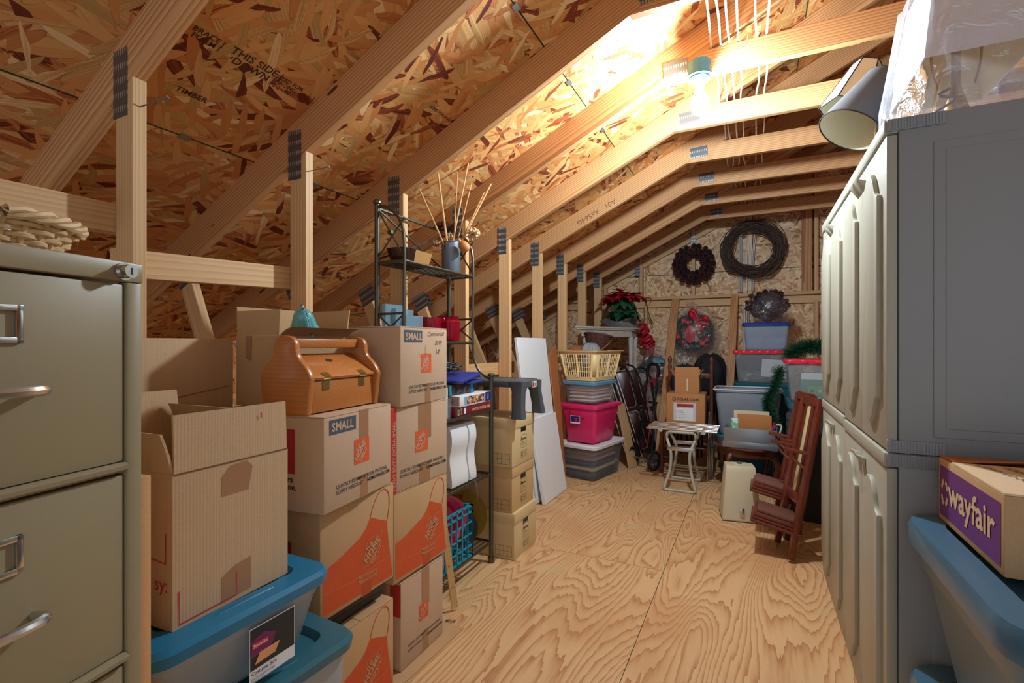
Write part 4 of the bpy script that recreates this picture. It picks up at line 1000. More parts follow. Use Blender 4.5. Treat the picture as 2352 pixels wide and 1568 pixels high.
# ================================================================== FILE BOXES, STEP STOOL, FOAM BOARDS
MAN = cardboard('manila_board', (214, 190, 144)); MAN2 = cardboard('manila_tan', (204, 170, 122))
def file_box(label, N, F_, z0, mat, h=.262, d=.39):
    c, rz, wd = frame(N, F_, d); t = thing('file_box', label, 'file box', (c.x, c.y, z0), (0, 0, rz), 'file boxes in a stack')
    G().box(-d/2+.004, d/2-.004, -wd/2+.004, wd/2-.004, 0, h-.004).obj('body', mat, t, bevel=.002)
    G().box(-d/2, d/2, -wd/2, wd/2, h-.062, h).obj('lid', mat, t, bevel=.002)
    X = d/2-.004
    patch(t, '+x', (X, -.035, h-.092), rect(.07, .026), BLACK, 'hand_hole')
    line_mesh(t, '+x', (X, -.035, .09), [(0, 0), (.08, 0), (.08, .075), (0, .075)], .002, INK, 'label_frame', closed=True)
    write(t, 'Fellowes', '+x', (X, -.028, .135), .017, INK, .03, shear=.2); patch(t, '+x', (X, -.031, .132), [(0, 0), (.006, 0), (.012, .022), (.004, .022)], INK, 'emblem', .0012)
    for k in range(3): patch(t, '+x', (X, -.028, .105+.009*k), rect(.062-.012*k, .0016), INK, 'print_line')
    line_mesh(t, '+x', (X, -.035, .035), [(0, 0), (.085, 0), (.085, .035), (0, .035)], .0015, INK, 'label_frame', closed=True)
    line_mesh(t, '+x', (X, -.018, .052), [(.011*math.cos(a), .011*math.sin(a)) for a in [6.28*i/9 for i in range(9)]], .004, INK, 'recycling_mark')
    for k in range(4): patch(t, '+x', (X, .002, .043+.006*k), rect(.042, .0014), INK, 'print_line')
    for k in range(5): patch(t, '-y', (X-.12+.026*k, -wd/2+.004, .015), rect(.0014, .058), INK, 'grid_line')
    for k in range(3): patch(t, '-y', (X-.12, -wd/2+.004, .015+.029*k), rect(.1054, .0014), INK, 'grid_line')
    return t
file_box('lowest of the three stacked file boxes, on the floor', (-1.200, 2.462), (-1.200, 2.772), 0.0005, MAN)
file_box('middle of the three stacked file boxes', (-1.214, 2.462), (-1.214, 2.766), .263, MAN2)
file_box('topmost of the three stacked file boxes, under the grey stool', (-1.206, 2.447), (-1.206, 2.755), .5255, MAN, h=.275)
GREYP = plain('charcoal_plastic', (78, 84, 90), .4, var=.04)
st = thing('step_stool', 'charcoal plastic step stool standing on the stacked file boxes', 'step stool', (-1.345, 2.605, .8015))
SX, SY, SHH = .205, .13, .212
def leg_ring(cx, cy, hx, hy, z): return rrect(hx, hy, min(hx, hy)*.5, z, 4, (cx, cy))
for sx in (-1, 1):
    for sy in (-1, 1):
        G().loft([leg_ring(sx*(SX-.035), sy*(SY+.012), .04, .026, 0), leg_ring(sx*(SX-.038), sy*(SY+.004), .034, .024, .06), leg_ring(sx*(SX-.045), sy*(SY-.016), .034, .024, .14), leg_ring(sx*(SX-.055), sy*(SY-.032), .05, .036, .19), leg_ring(sx*(SX-.06), sy*(SY-.04), .055, .045, .205)]).obj('leg', GREYP, st, smooth=True)
G().loft([rrect(SX-.01, SY-.002, .04, .172), rrect(SX-.008, SY, .04, .19), rrect(SX-.012, SY-.004, .04, .205), rrect(SX-.024, SY-.016, .035, SHH), rrect(SX-.034, SY-.026, .03, SHH), rrect(SX-.036, SY-.028, .03, SHH-.004)]).obj('top_step', GREYP, st, smooth=True)
patch(st, '+x', (SX-.0085, -.015, .166), rect(.062, .036), WHITE, 'warning_sticker', .001); patch(st, '+x', (SX-.0085, -.012, .17), rect(.02, .026), plain('sticker_red2', (196, 40, 44), .5), 'sticker_print', .002); patch(st, '+x', (SX-.0085, .014, .17), rect(.028, .022), plain('sticker_grey', (150, 150, 155), .5, var=.4, scale=300), 'sticker_print', .002)
def slab(name, label, c0, c1, c2, c3, tk, mat, cat):
    """quad c0 (bottom near) c1 (bottom far) c2 (top far) c3 (top near), thickness backwards"""
    q = [Vector(p) for p in (c0, c1, c2, c3)]; n_ = (q[1]-q[0]).cross(q[3]-q[0]).normalized(); b = [p-n_*tk for p in q]
    o = G().add(q+b, [(0, 1, 2, 3), (7, 6, 5, 4), (0, 4, 5, 1), (1, 5, 6, 2), (2, 6, 7, 3), (3, 7, 4, 0)]).obj(name, mat, None, bevel=.002, seg=1)
    return tag(o, label, cat)
slab('foam_board', 'tall white foam board leaning on the knee posts', (-1.462, 3.38, .012), (-1.45, 3.88, .012), (-1.585, 3.86, 1.27), (-1.585, 3.29, 1.27), .024, FOAM, 'foam board')
slab('foam_board', 'short white foam board leaning in front of the tall one', (-1.405, 3.41, .004), (-1.402, 3.885, .004), (-1.502, 3.88, .645), (-1.510, 3.38, .645), .024, plain('white_foam2', (230, 232, 236), .7, var=.02), 'foam board')
slab('foam_board', 'narrow white foam strip standing behind the file boxes', (-1.46, 3.20, .004), (-1.45, 3.36, .004), (-1.56, 3.34, .50), (-1.56, 3.16, .50), .02, FOAM, 'foam board')
slab('cardboard_sheet', 'tall folded brown cardboard sheet leaning beside the white foam boards', (-1.46, 3.98, .006), (-1.50, 4.14, .006), (-1.595, 4.14, 1.21), (-1.585, 3.93, 1.13), .012, DARKC, 'cardboard')

# ================================================================== RIGHT: tall plastic cabinets
CABB = plain('cabinet_plastic_shaded', (146, 151, 154), .5, var=.03, bump=.15, scale=300)  # same plastic as the doors, with shade put into the darker, bluer colour
CABD = plain('cabinet_door_plastic', (172, 173, 158), .48, var=.02, bump=.15, scale=300)
def ogee(w_, z0, z1, a=.06):
    """raised panel outline: scrolled shoulders top and bottom"""
    h = w_/2; top = bez([(h, z1-a*1.5, 0), (h*.72, z1-a*1.25, 0), (h*.5, z1-a*.55, 0), (h*.22, z1-a*.06, 0), (0, z1, 0)], 5)
    r = [(p.x, p.y) for p in top]; tp = r+[(-x, z) for x, z in r[::-1][1:]]
    bt = [(x, z0+z1-z) for x, z in tp][::-1]
    return tp+[(x, z) for x, z in bt]
def cabinet(label, y0, z0, h, upper, s_out=1):
    d, wd = .47, .688
    t = thing('storage_cabinet', label, 'cabinet', (.335+.03+d/2, y0+wd/2, z0), (0, 0, R(180)), 'plastic storage cabinets')
    # local +x faces the aisle (world -x); local +y runs towards the camera
    G().box(-d/2, d/2, -wd/2, wd/2, 0, h).obj('body', CABB, t, bevel=.004)
    for s in (s_out,):
        p_ = G().box(-d/2+.05, d/2-.075, -.003, .004, .05, h-.08).obj('side_panel', CABB, t, (0, s*(wd/2), 0), bevel=.003)
        G().box(-d/2+.075, d/2-.10, -.003, .0075, .075, h-.105).obj('side_panel_centre', CABB, p_, bevel=.003)
    tz = (0, .035) if upper else (h-.036, h)
    for s in (s_out,):
        rb = G().box(d/2-.10, d/2+.028, -.004, .004, 0, .034).obj('ribbed_trim', CABB, t, (0, s*(wd/2+.002), h-.036), bevel=.001)
        for k in range(18): G().box(d/2-.096+k*.0068, d/2-.0925+k*.0068, -.0015 if s > 0 else -.0062, .0062 if s > 0 else .0015, .003, .031).obj('rib', CABB, rb)
        if upper:
            rb = G().box(d/2-.10, d/2+.028, -.004, .004, 0, .034).obj('ribbed_trim', CABB, t, (0, s*(wd/2+.002), .002), bevel=.001)
            for k in range(18): G().box(d/2-.096+k*.0068, d/2-.0925+k*.0068, -.0015 if s > 0 else -.0062, .0062 if s > 0 else .0015, .003, .031).obj('rib', CABB, rb)
    G().box(d/2, d/2+.034, -wd/2, wd/2, h-.040, h).obj('top_strip', CABD, t, bevel=.004)
    for s in (-1, 1):
        y_ = s*wd/4; dw = wd/2-.004
        dr = G().box(d/2+.002, d/2+.028, -dw/2, dw/2, .006, h-.044).obj('door', CABD, t, (0, y_, 0), bevel=.004)
        pl = ogee(dw-.10, .06, h-.105)
        G().prism([(a, b) for a, b in pl], 'x', d/2+.026, d/2+.042).obj('raised_panel', CABD, dr, bevel=.007)
        zz = h-.075 if not upper else h-.085
        G().add([(d/2+.028, -.03, zz), (d/2+.028, .03, zz), (d/2+.054, .026, zz+.010), (d/2+.054, -.026, zz+.010), (d/2+.028, -.03, zz-.03), (d/2+.028, .03, zz-.03), (d/2+.05, .026, zz+.0), (d/2+.05, -.026, zz+.0)],
            [(0, 1, 2, 3), (7, 6, 5, 4), (0, 4, 5, 1), (1, 5, 6, 2), (2, 6, 7, 3), (3, 7, 4, 0)]).obj('handle', CABD, dr, (0, -s*(dw/2-.035), 0), bevel=.003)
    return t
CY = 1.695
cabinet('lower cabinet next to the blue-grey tubs', CY, 0, .915, False)
cabinet('lower cabinet beside the leaning wooden chairs', CY+.692, 0, .925, False, -1)
cabinet('upper cabinet under the plastic wrapped lamp', CY, .916, .934, True)
cabinet('upper cabinet under the two lampshades', CY+.692, .926, .924, True, -1)
CTOP = 1.851
# --- rectangular lamp wrapped in clear plastic
SHADEW = plain('shade_white', (226, 224, 226), .85, var=.03); SHADEI = plain('shade_cream', (224, 204, 168), .85, var=.05)
lp_ = thing('table_lamp', 'brass table lamp with white rectangular shade under clear plastic', 'lamp', (.575, 2.0, CTOP+.001))
BR2 = plain('lamp_brass', (176, 140, 70), .25, .9)
G().lathe([(.05, 0), (.055, .008), (.05, .016), (.022, .025), (.03, .06), (.034, .10), (.02, .15), (.012, .18), (.012, .30), (.004, .31)], 24).obj('lamp_base', BR2, lp_, smooth=True)
G().tube(bez([(-.045, 0, .18), (-.06, 0, .26), (-.055, 0, .36), (0, 0, .42), (.055, 0, .36), (.06, 0, .26), (.045, 0, .18)], 6), .0035, 6).obj('harp', BR2, lp_, smooth=True)
G().tube(bez([(-.02, -.02, .17), (-.05, -.03, .15), (-.02, -.05, .12), (-.07, -.05, .08), (-.06, -.06, .0)], 6), .0045, 6).obj('lamp_cord', plain('cord_brown', (70, 54, 44), .5), lp_, smooth=True)
sh_ = G(); Zs0, Zs1 = .20, .52
def rect_ring(hx, hy, z): return [(hx, hy, z), (-hx, hy, z), (-hx, -hy, z), (hx, -hy, z)]
sh_.loft([rect_ring(.128, .20, Zs0), rect_ring(.09, .16, Zs1), rect_ring(.086, .156, Zs1), rect_ring(.124, .196, Zs0)], False, False, True).obj('shade', SHADEW, lp_)
sh_ = G().loft([rect_ring(.1238, .1958, Zs0+.001), rect_ring(.0858, .1558, Zs1-.001)], False, False).obj('shade_lining', SHADEI, lp_)
FILM = film('plastic_film', .26)
FILM2 = film('thin_bag_film', .12)
random.seed(21)
def bag(name, label, rings, seed=1, mat=None, jit=.012, n=40, parent=None):
    """rings: (cx, cy, z, rx, ry)"""
    R_ = []
    for k, (cx, cy, z, rx, ry) in enumerate(rings):
        rg = []
        for i in range(n):
            a = 2*math.pi*i/n; q = noise.noise(Vector((math.cos(a)*2.5, math.sin(a)*2.5, z*4+seed*7)))+.6*noise.noise(Vector((math.cos(a)*8, math.sin(a)*8, z*9+seed)))
            s_ = 1+q*jit/max(.02, min(rx, ry)); rg.append((cx+rx*s_*math.cos(a), cy+ry*s_*math.sin(a), z+jit*.5*q))
        R_.append(rg)
    o = G().loft(R_, False, False).obj(name, mat or FILM2, None, smooth=True)
    return tag(o, label, 'plastic bag')
def sbag(name, label, c_, prof, seed, jit=.02): # superellipse rectangular bag
    R_ = []; n = 64
    for (z, hx, hy, ox_, oy_) in prof:
        rg = []
        for i in range(n):
            a = 2*math.pi*i/n; ca, sa = math.cos(a), math.sin(a); e = .45
            x = hx*math.copysign(abs(ca)**e, ca); y = hy*math.copysign(abs(sa)**e, sa)
            q = noise.noise(Vector((ca*3, sa*3, z*3+seed)))+.7*noise.noise(Vector((ca*9, sa*9, z*6+seed)))
            rg.append((c_[0]+ox_+x+q*jit*ca, c_[1]+oy_+y+q*jit*sa, c_[2]+z+.3*q*jit))
        R_.append(rg)
    o = G().loft(R_, False, False).obj(name, FILM, None, smooth=True); return tag(o, label, 'plastic bag')
sbag('plastic_cover', 'crumpled clear plastic cover over the rectangular lamp', (.60, 2.02, CTOP),
     [(.008, .225, .30, 0, 0), (.05, .205, .28, 0, 0), (.12, .19, .265, 0, 0), (.2, .175, .25, -.02, 0), (.26, .165, .24, -.02, 0), (.34, .15, .225, -.02, 0), (.44, .135, .205, -.02, 0), (.52, .12, .19, -.02, 0), (.54, .06, .1, 0, 0), (.56, .015, .03, 0, 0)], 3)
# --- two lampshades on the far cabinet
TRIM = plain('shade_trim_black', (26, 26, 28), .6)
def shade(name, label, loc, rot, r0, r1, h, n, out, inn, pole=None):
    t = thing(name, label, 'lampshade', loc, rot); tw = math.pi/n
    P = lambda r, z: [(r*math.cos(2*math.pi*i/n+tw), r*math.sin(2*math.pi*i/n+tw), z) for i in range(n)]
    G().loft([P(r0, 0), P(r1, h)], False, False).obj('shade_fabric', out, t, smooth=n > 12)
    G().loft([P(r0-.002, .0), P(r1-.002, h)], False, False).obj('shade_lining', inn, t, smooth=n > 12)
    for r, z in ((r0, 0), (r1, h)): G().tube(P(r, z), .003, 6, True).obj('trim', TRIM, t, smooth=True)
    if n < 12:
        for i in range(n):
            a = 2*math.pi*i/n+tw; G().tube([(r0*math.cos(a), r0*math.sin(a), 0), (r1*math.cos(a), r1*math.sin(a), h)], .003, 6).obj('seam_trim', TRIM, t)
    G().tube([(-r1, 0, h-.02), (r1, 0, h-.02)], .002, 5).tube([(0, -r1, h-.02), (0, r1, h-.02)], .002, 5).obj('spider', STEEL, t)
    return t
GSH = plain('shade_grey', (78, 80, 84), .85, var=.05); CREAM = plain('shade_lining_pale', (222, 216, 186), .8, var=.03); IVORY = plain('shade_ivory', (226, 220, 192), .8)
pc = ray(1952, 300)*2.02+Vector((0, 0, CAMH))
s1 = shade('lampshade', 'tilted grey drum lampshade with pale lining on the cabinet', pc, (0, 0, 0), .122, .07, .25, 32, GSH, CREAM)
axd = Vector((.50, .22, .83)).normalized()
s1.rotation_euler = axd.to_track_quat('Z', 'X').to_euler()
pc2 = ray(1948, 258)*2.22+Vector((0, 0, CAMH))
s2 = shade('lampshade', 'ivory six sided lampshade with black trim behind the grey one', pc2, (0, 0, 0), .12, .06, .235, 6, IVORY, CREAM)
s2.rotation_euler = Vector((.34, .2, .9)).normalized().to_track_quat('Z', 'X').to_euler()
fp = thing('lamp_stand', 'slim chrome lamp stand holding up the grey lampshade', 'lamp stand', (.455, 2.46, CTOP))
G().lathe([(.05, 0), (.05, .006), (.008, .014), (.007, .27)], 18).obj('stand', CHROME, fp, smooth=True)
gd = G()
for k in range(5): gd.tube([(.02*math.cos(a)+.006*k, .028*math.sin(a), .012+.012*k+.008*math.sin(2*a)) for a in [2*math.pi*i/20 for i in range(20)]], .006, 6, True)
tag(gd.obj('gold_garland', BR2, None, (.375, 2.33, CTOP+.006), smooth=True), 'small coil of gold garland at the cabinet front edge', 'garland')

# ================================================================== NEAR RIGHT: stacked blue-grey tubs and the purple printed box
BGREY = plain('bluegrey_plastic', (112, 134, 148), .35, var=.05); BGLID = plain('steelblue_lid', (66, 108, 134), .3, var=.05, coat=.2)
tub('storage_tub', 'lower of the two blue-grey tubs by the cabinet', (.615, 1.345, 0), 0, .49, .66, .368, BGREY, BGLID, lidh=.06, lip=.03, rr=.09, taper=.80)
tub('storage_tub', 'upper blue-grey tub carrying the purple printed box', (.610, 1.345, .369), 0, .49, .66, .40, BGREY, BGLID, lidh=.06, lip=.03, rr=.09, taper=.74)
wb = carton('shipping box with purple panel and handwriting on top', (.434, 1.63), (.434, 1.262), .7695, .34, .163, KRAFT, gap='y', flaps=False)
VIO = plain('violet_print', (108, 48, 124), .6, var=.06)
t_, X_, W_, H_ = wb
patch(t_, '+x', (X_, -W_/2+.012, .016), rect(W_-.024, .125), VIO, 'purple_panel')
write(t_, 'wayfair', '+x', (X_, -W_/2+.078, .058), .088, plain('logo_cream', (218, 190, 150), .7), .022, off=.002)
for k in range(4):
    a = R(45+90*k); line_mesh(t_, '+x', (X_, -W_/2+.050, .077), [(.019*math.cos(a+q), .030*math.sin(a+q)) for q in (-.5, -.25, 0, .25, .5)], .013, MATS['logo_cream'], 'logo_petal', .002)
patch(t_, '-y', (-.13, -W_/2, .016), rect(.26, .125), VIO, 'purple_panel')
patch(t_, '-y', (-.13, W_/2+.0, .016), rect(.001, .001), VIO, 'purple_panel')
TOPW = cardboard('pale_kraft', (222, 196, 158))
G().box(-.168, .169, -W_/2+.09, W_/2-.002, H_-.004, H_).obj('top_flap', TOPW, t_)
G().add([(-.168, -W_/2+.002, H_-.003), (.169, -W_/2+.002, H_-.003), (.165, -W_/2+.088, H_-.001), (-.168, -W_/2+.088, H_+.028), (-.168, -W_/2+.002, H_-.001), (.169, -W_/2+.002, H_-.001), (.165, -W_/2+.088, H_+.003), (-.168, -W_/2+.088, H_+.032)],
        [(0, 3, 2, 1), (4, 5, 6, 7), (0, 1, 5, 4), (1, 2, 6, 5), (2, 3, 7, 6), (3, 0, 4, 7)]).obj('top_flap', DARKC, t_)
for k, s_ in enumerate(('Clarence School', 'Kathleen / 1992', 'My son / Logan')):
    write(t_, s_, (Vector((-.25, 1, 0)).normalized(), Vector((-1, -.25, 0)).normalized(), Vector((0, 0, 1))), (.132-.045*k, -.085+.012*k, H_), .031, PEN, -.004, shear=.3)

# ================================================================== BACK LEFT: tub stack, laundry basket, whitewashed stand
SKX, SKY, SRZ = -1.375, 4.455, R(-12)
WLID = plain('white_lid', (226, 228, 234), .35); PINK = plain('hot_pink', (226, 44, 112), .35, var=.03, coat=.2); SKYL = plain('sky_blue_lid', (96, 150, 182), .35)
FROST = clear('frosted_plastic', (206, 212, 216), .11, .28)
tub('storage_tub', 'clear tub with white lid on the floor under the hot pink tub', (SKX, SKY, 0), SRZ, .44, .60, .325, FROST, WLID, lip=.025)
CL1 = plain('cloth_taupe', (206, 178, 146), .9, var=.2, bump=.5); CL2 = plain('cloth_slate', (66, 78, 96), .9, var=.2, bump=.5); CL3 = plain('cloth_rose', (216, 170, 160), .9, var=.25, bump=.5)
cloth_pile('pile of slate, tan and rose clothes inside the white lidded tub', (SKX, SKY, .02), SRZ, .33, .46, .245, [CL2, CL1, stuffm, CL3, CL1], 5, 'folded_clothes', 6)
pk_ = tub('storage_tub', 'hot pink opaque tub with a printed sticker', (SKX+.005, SKY-.01, .3255), SRZ, .40, .50, .35, PINK, PINK, lip=.035, rr=.03, taper=.80)
patch(pk_, '-y', (-.075, -.235, .175), rect(.10, .075), WHITE, 'sticker', .003); patch(pk_, '-y', (-.072, -.235, .19), rect(.094, .052), NAVY, 'sticker_print', .004); patch(pk_, '-y', (-.03, -.235, .195), rect(.03, .03), PINKR, 'sticker_print', .005)
G().loft([rrect(.07, .006, .005, .235, c=(0, -.228)), rrect(.075, .012, .006, .27, c=(0, -.235)), rrect(.075, .012, .006, .285, c=(0, -.238))]).obj('handle_recess', PINK, pk_, smooth=True)
tub('storage_tub', 'clear tub with sky blue lid on top of the pink tub', (SKX, SKY-.015, .6765), SRZ, .35, .44, .21, CLEAR, SKYL, lip=.022, rr=.03, taper=.90)
LACE = plain('cream_lace', (240, 220, 196), .95, var=.25, bump=.8, scale=90)
cloth_pile('cream lace and linens inside the sky blue lidded tub', (SKX, SKY-.015, .690), SRZ, .28, .36, .165, [LACE, LACE, CL3, LACE, WHITE], 5, 'folded_linens', 8)
BUTTER = plain('butter_plastic', (234, 206, 150), .4, var=.03)
lb = thing('laundry_basket', 'butter yellow lattice laundry basket on top of the tub stack', 'laundry basket', (SKX+.005, SKY-.02, .8895), (0, 0, SRZ))
BH = .272; b0x, b0y, b1x, b1y = .155, .21, .205, .265
def bring(f, off=0.0, z=None): return rrect(b0x+(b1x-b0x)*f+off, b0y+(b1y-b0y)*f+off, .04, BH*f if z is None else z, 6)
G().loft([bring(0), bring(.13), bring(.13, -.004), bring(.03, -.004)], True, True).obj('basket_bottom', BUTTER, lb, smooth=True)
G().loft([bring(.86), bring(.97), bring(.97, .02), bring(1, .022), bring(1, -.003), bring(.86, -.004)], False, False, True).obj('rim', BUTTER, lb, smooth=True)
for (ax, sg) in (('y', -1), ('y', 1), ('x', 1), ('x', -1)):
    g = G(); half = (b0x if ax == 'y' else b0y); 
    def pt(u, f, o=0.0):
        hx = b0x+(b1x-b0x)*f; hy = b0y+(b1y-b0y)*f
        return Vector((u*hx, sg*(hy+o), BH*f)) if ax == 'y' else Vector((sg*(hx+o), u*hy, BH*f))
    def bar(ua, fa, ub, fb_, w_):
        a, b = pt(ua, fa), pt(ub, fb_); g.tube([a, b], w_, 4)
    nb = 13
    for k in range(nb):
        u = -.80+1.6*k/(nb-1); wv = .012 if k in (0, nb//2, nb-1) else .0042
        bar(u, .12, u, .88, wv)
    for f in (.3, .45, .6, .75): bar(-.80, f, .80, f, .0038)
    g.obj('lattice_side', BUTTER, lb)
for sx in (-1, 1):
    for sy in (-1, 1):
        vs = []
        for f in (.12, .88):
            hx = b0x+(b1x-b0x)*f; hy = b0y+(b1y-b0y)*f; r_ = .04
            for q in range(7):
                t0 = q/6
                if q == 0: p = (hx*.78, hy)
                elif q == 6: p = (hx, hy*.78)
                else:
                    a = math.pi/2*(1-(q-1)/4); p = (hx-r_+r_*math.cos(a), hy-r_+r_*math.sin(a))
                vs.append((sx*p[0], sy*p[1], BH*f))
        o = G().add(vs, [(i, i+1, 8+i, 7+i) for i in range(6)]).obj('corner', BUTTER, lb, smooth=True)
        md = o.modifiers.new('thick', 'SOLIDIFY'); md.thickness = .004
def crumple(name, label, cat, loc, pts, mat, th=.004):
    vs = pts; n_ = len(vs); c0 = sum((Vector(v) for v in vs), Vector())/n_+Vector((0, 0, .01))
    o = G().add([tuple(c0)]+vs, [(0, i+1, (i+1) % n_+1) for i in range(n_)]).obj(name, mat, None, loc)
    md = o.modifiers.new('thick', 'SOLIDIFY'); md.thickness = th; return tag(o, label, cat)
zc_ = .8885+.272
crumple('cardboard_scrap', 'crumpled orange-brown cardboard at the left of the laundry basket', 'cardboard', (SKX-.07, SKY-.10, zc_-.03), [(-.10, -.06, -.01), (.10, -.12, .01), (.13, -.02, .035), (.02, .12, .08), (-.10, .08, .075)], DARKC)
crumple('cardboard_scrap', 'upright cardboard flap at the right of the laundry basket', 'cardboard', (SKX+.11, SKY+.02, zc_-.05), [(-.08, -.08, .0), (.05, -.05, .09), (.07, .08, .15), (-.02, .06, .03)], DARKC)
bag('grey_bag', 'crumpled grey plastic bag inside the laundry basket', [(SKX+.02, SKY-.05, zc_-.20, .09, .10), (SKX+.02, SKY-.05, zc_-.05, .10, .12), (SKX+.02, SKY-.05, zc_+.03, .085, .10), (SKX+.02, SKY-.05, zc_+.065, .05, .06), (SKX+.02, SKY-.05, zc_+.07, .004, .005)], 4, plain('grey_bag_film', (150, 154, 158), .3), .012)
wk2 = thing('dark_basket', 'dark brown woven basket sitting above the laundry basket', 'basket', (SKX+.03, SKY+.10, zc_+.005), (R(-8), R(8), .3))
woven('weave', wk2, .085, .125, .14, 15, plain('dark_wicker', (92, 52, 44), .7, var=.3), 24, .0048, .006, .85)
# whitewashed stand
WW = plain('whitewashed', (184, 176, 162), .7, var=.3, scale=18, bump=.4)
sd = thing('display_stand', 'tall whitewashed display stand with a broad top behind the tubs', 'stand', (-1.38, 5.25, 0))
pl = [(-1.59, 4.62), (-1.47, 4.80), (-1.15, 5.42), (-1.15, 5.72), (-1.59, 5.72)]
pl = [(a+1.38, b-5.25) for a, b in pl]
G().prism(pl, 'z', 1.382, 1.402).obj('top', WW, sd, bevel=.004)
cx_ = sum(p[0] for p in pl)/5; cy_ = sum(p[1] for p in pl)/5
G().prism([(cx_+(a-cx_)*.93, cy_+(b-cy_)*.95) for a, b in pl], 'z', 1.366, 1.3815).obj('top_moulding', WW, sd, bevel=.004)
G().prism([(cx_+(a-cx_)*.80, cy_+(b-cy_)*.84) for a, b in pl], 'z', 1.30, 1.3655).obj('apron', WW, sd)
for a, b in ((-1.545, 4.82), (-1.21, 5.42), (-1.21, 5.64), (-1.545, 5.64)):
    G().lathe([(.024, 0), (.028, .1), (.022, .5), (.03, .62), (.022, .66), (.03, .95), (.022, 1.02), (.026, 1.22), (.032, 1.30)], 12).obj('leg', WW, sd, (a+1.38, b-5.25, 0), smooth=True)
G().prism([(cx_+(a-cx_)*.7, cy_+(b-cy_)*.7) for a, b in pl], 'z', .30, .318).obj('lower_shelf', WW, sd)
# --- poinsettia
REDB = plain('poinsettia_red', (176, 22, 44), .55, var=.15); GRN = plain('leaf_green', (30, 84, 50), .5, var=.25)
ps = thing('poinsettia', 'artificial red poinsettia in green and silver foil on the stand', 'potted plant', (-1.315, 5.48, 1.4025)); ps.scale = (1.22, 1.22, 1.12)
FOILG = plain('green_foil', (20, 92, 66), .16, .85, var=.4, bump=1.0, scale=26); FOILS = plain('silver_foil', (196, 200, 208), .14, .95, var=.2, bump=1.0, scale=22)
rings = []
for f, z in ((.07, 0), (.085, .01), (.105, .07), (.125, .13), (.13, .15), (.10, .13), (.06, .13)):
    rings.append([(f*(1+.05*math.sin(9*a))*math.cos(a), f*(1+.05*math.sin(9*a))*math.sin(a), z) for a in [2*math.pi*i/54 for i in range(54)]])
G().loft(rings).obj('green_foil', FOILG, ps, smooth=True)
rings = []
for f, z in ((.10, .0), (.13, .010), (.165, .045), (.195, .075), (.19, .076), (.15, .04), (.11, .005)):
    rings.append([(f*(1+.10*math.sin(7*a+1)*(z > .05))*math.cos(a), f*(1+.10*math.sin(7*a+1)*(z > .05))*math.sin(a), z*(1+.25*math.sin(5*a))) for a in [2*math.pi*i/54 for i in range(54)]])
G().loft(rings).obj('silver_foil', FOILS, ps, smooth=True)
lr = leaf_mesh(.13, .062, REDB, .35, name='bract'); lr2 = leaf_mesh(.085, .045, REDB, .2, name='bract'); lg = leaf_mesh(.13, .07, GRN, .45, name='leaf')
random.seed(13)
for fx, fy, fz, tl in ((-.10, -.06, .30, -.35), (.03, -.13, .30, .1), (.12, -.02, .32, .4), (-.03, .03, .36, 0), (.08, .10, .33, .2), (-.12, .09, .31, -.3)):
    G().tube([(0, 0, .12), (fx*.5, fy*.5, .2), (fx, fy, fz)], .005, 6).obj('stem', GRN, ps)
    for k in range(7):
        a = 2*math.pi*k/7+fx*9; link('bract', lr, ps, (fx, fy, fz), (R(random.uniform(-18, 8)), R(random.uniform(-10, 10)), a))
    for k in range(5): link('bract', lr2, ps, (fx, fy, fz+.006), (R(random.uniform(15, 35)), 0, 2*math.pi*k/5+.4))
for k in range(26):
    a = 2*math.pi*k/13+random.uniform(-.2, .2); z = .17+.10*(k % 2)+random.uniform(-.02, .02)
    link('leaf', lg, ps, (.06*math.cos(a), .06*math.sin(a), z), (R(random.uniform(-35, 5)), R(random.uniform(-20, 20)), a-math.pi/2))

# ================================================================== BACK: folded chairs, cart, bench, wooden chair with boxes
def bent(pts, r, name, mat, parent, n=5, seg=8): return G().tube(bez(pts, n), r, seg).obj(name, mat, parent, smooth=True)
def lean(label, name, cat, foot, top, up=(0, -1, 0), group=None):
    """Empty whose local X runs from foot to top of something leaning"""
    t = thing(name, label, cat); t.matrix_local = axes(foot, top, up); return t
BLK = plain('black_tube', (24, 24, 26), .3, .3); MARO = plain('maroon_vinyl', (50, 18, 20), .3, var=.3, coat=.4); ZEB = plain('striped_cloth', (120, 116, 112), .8, var=.8, scale=45)
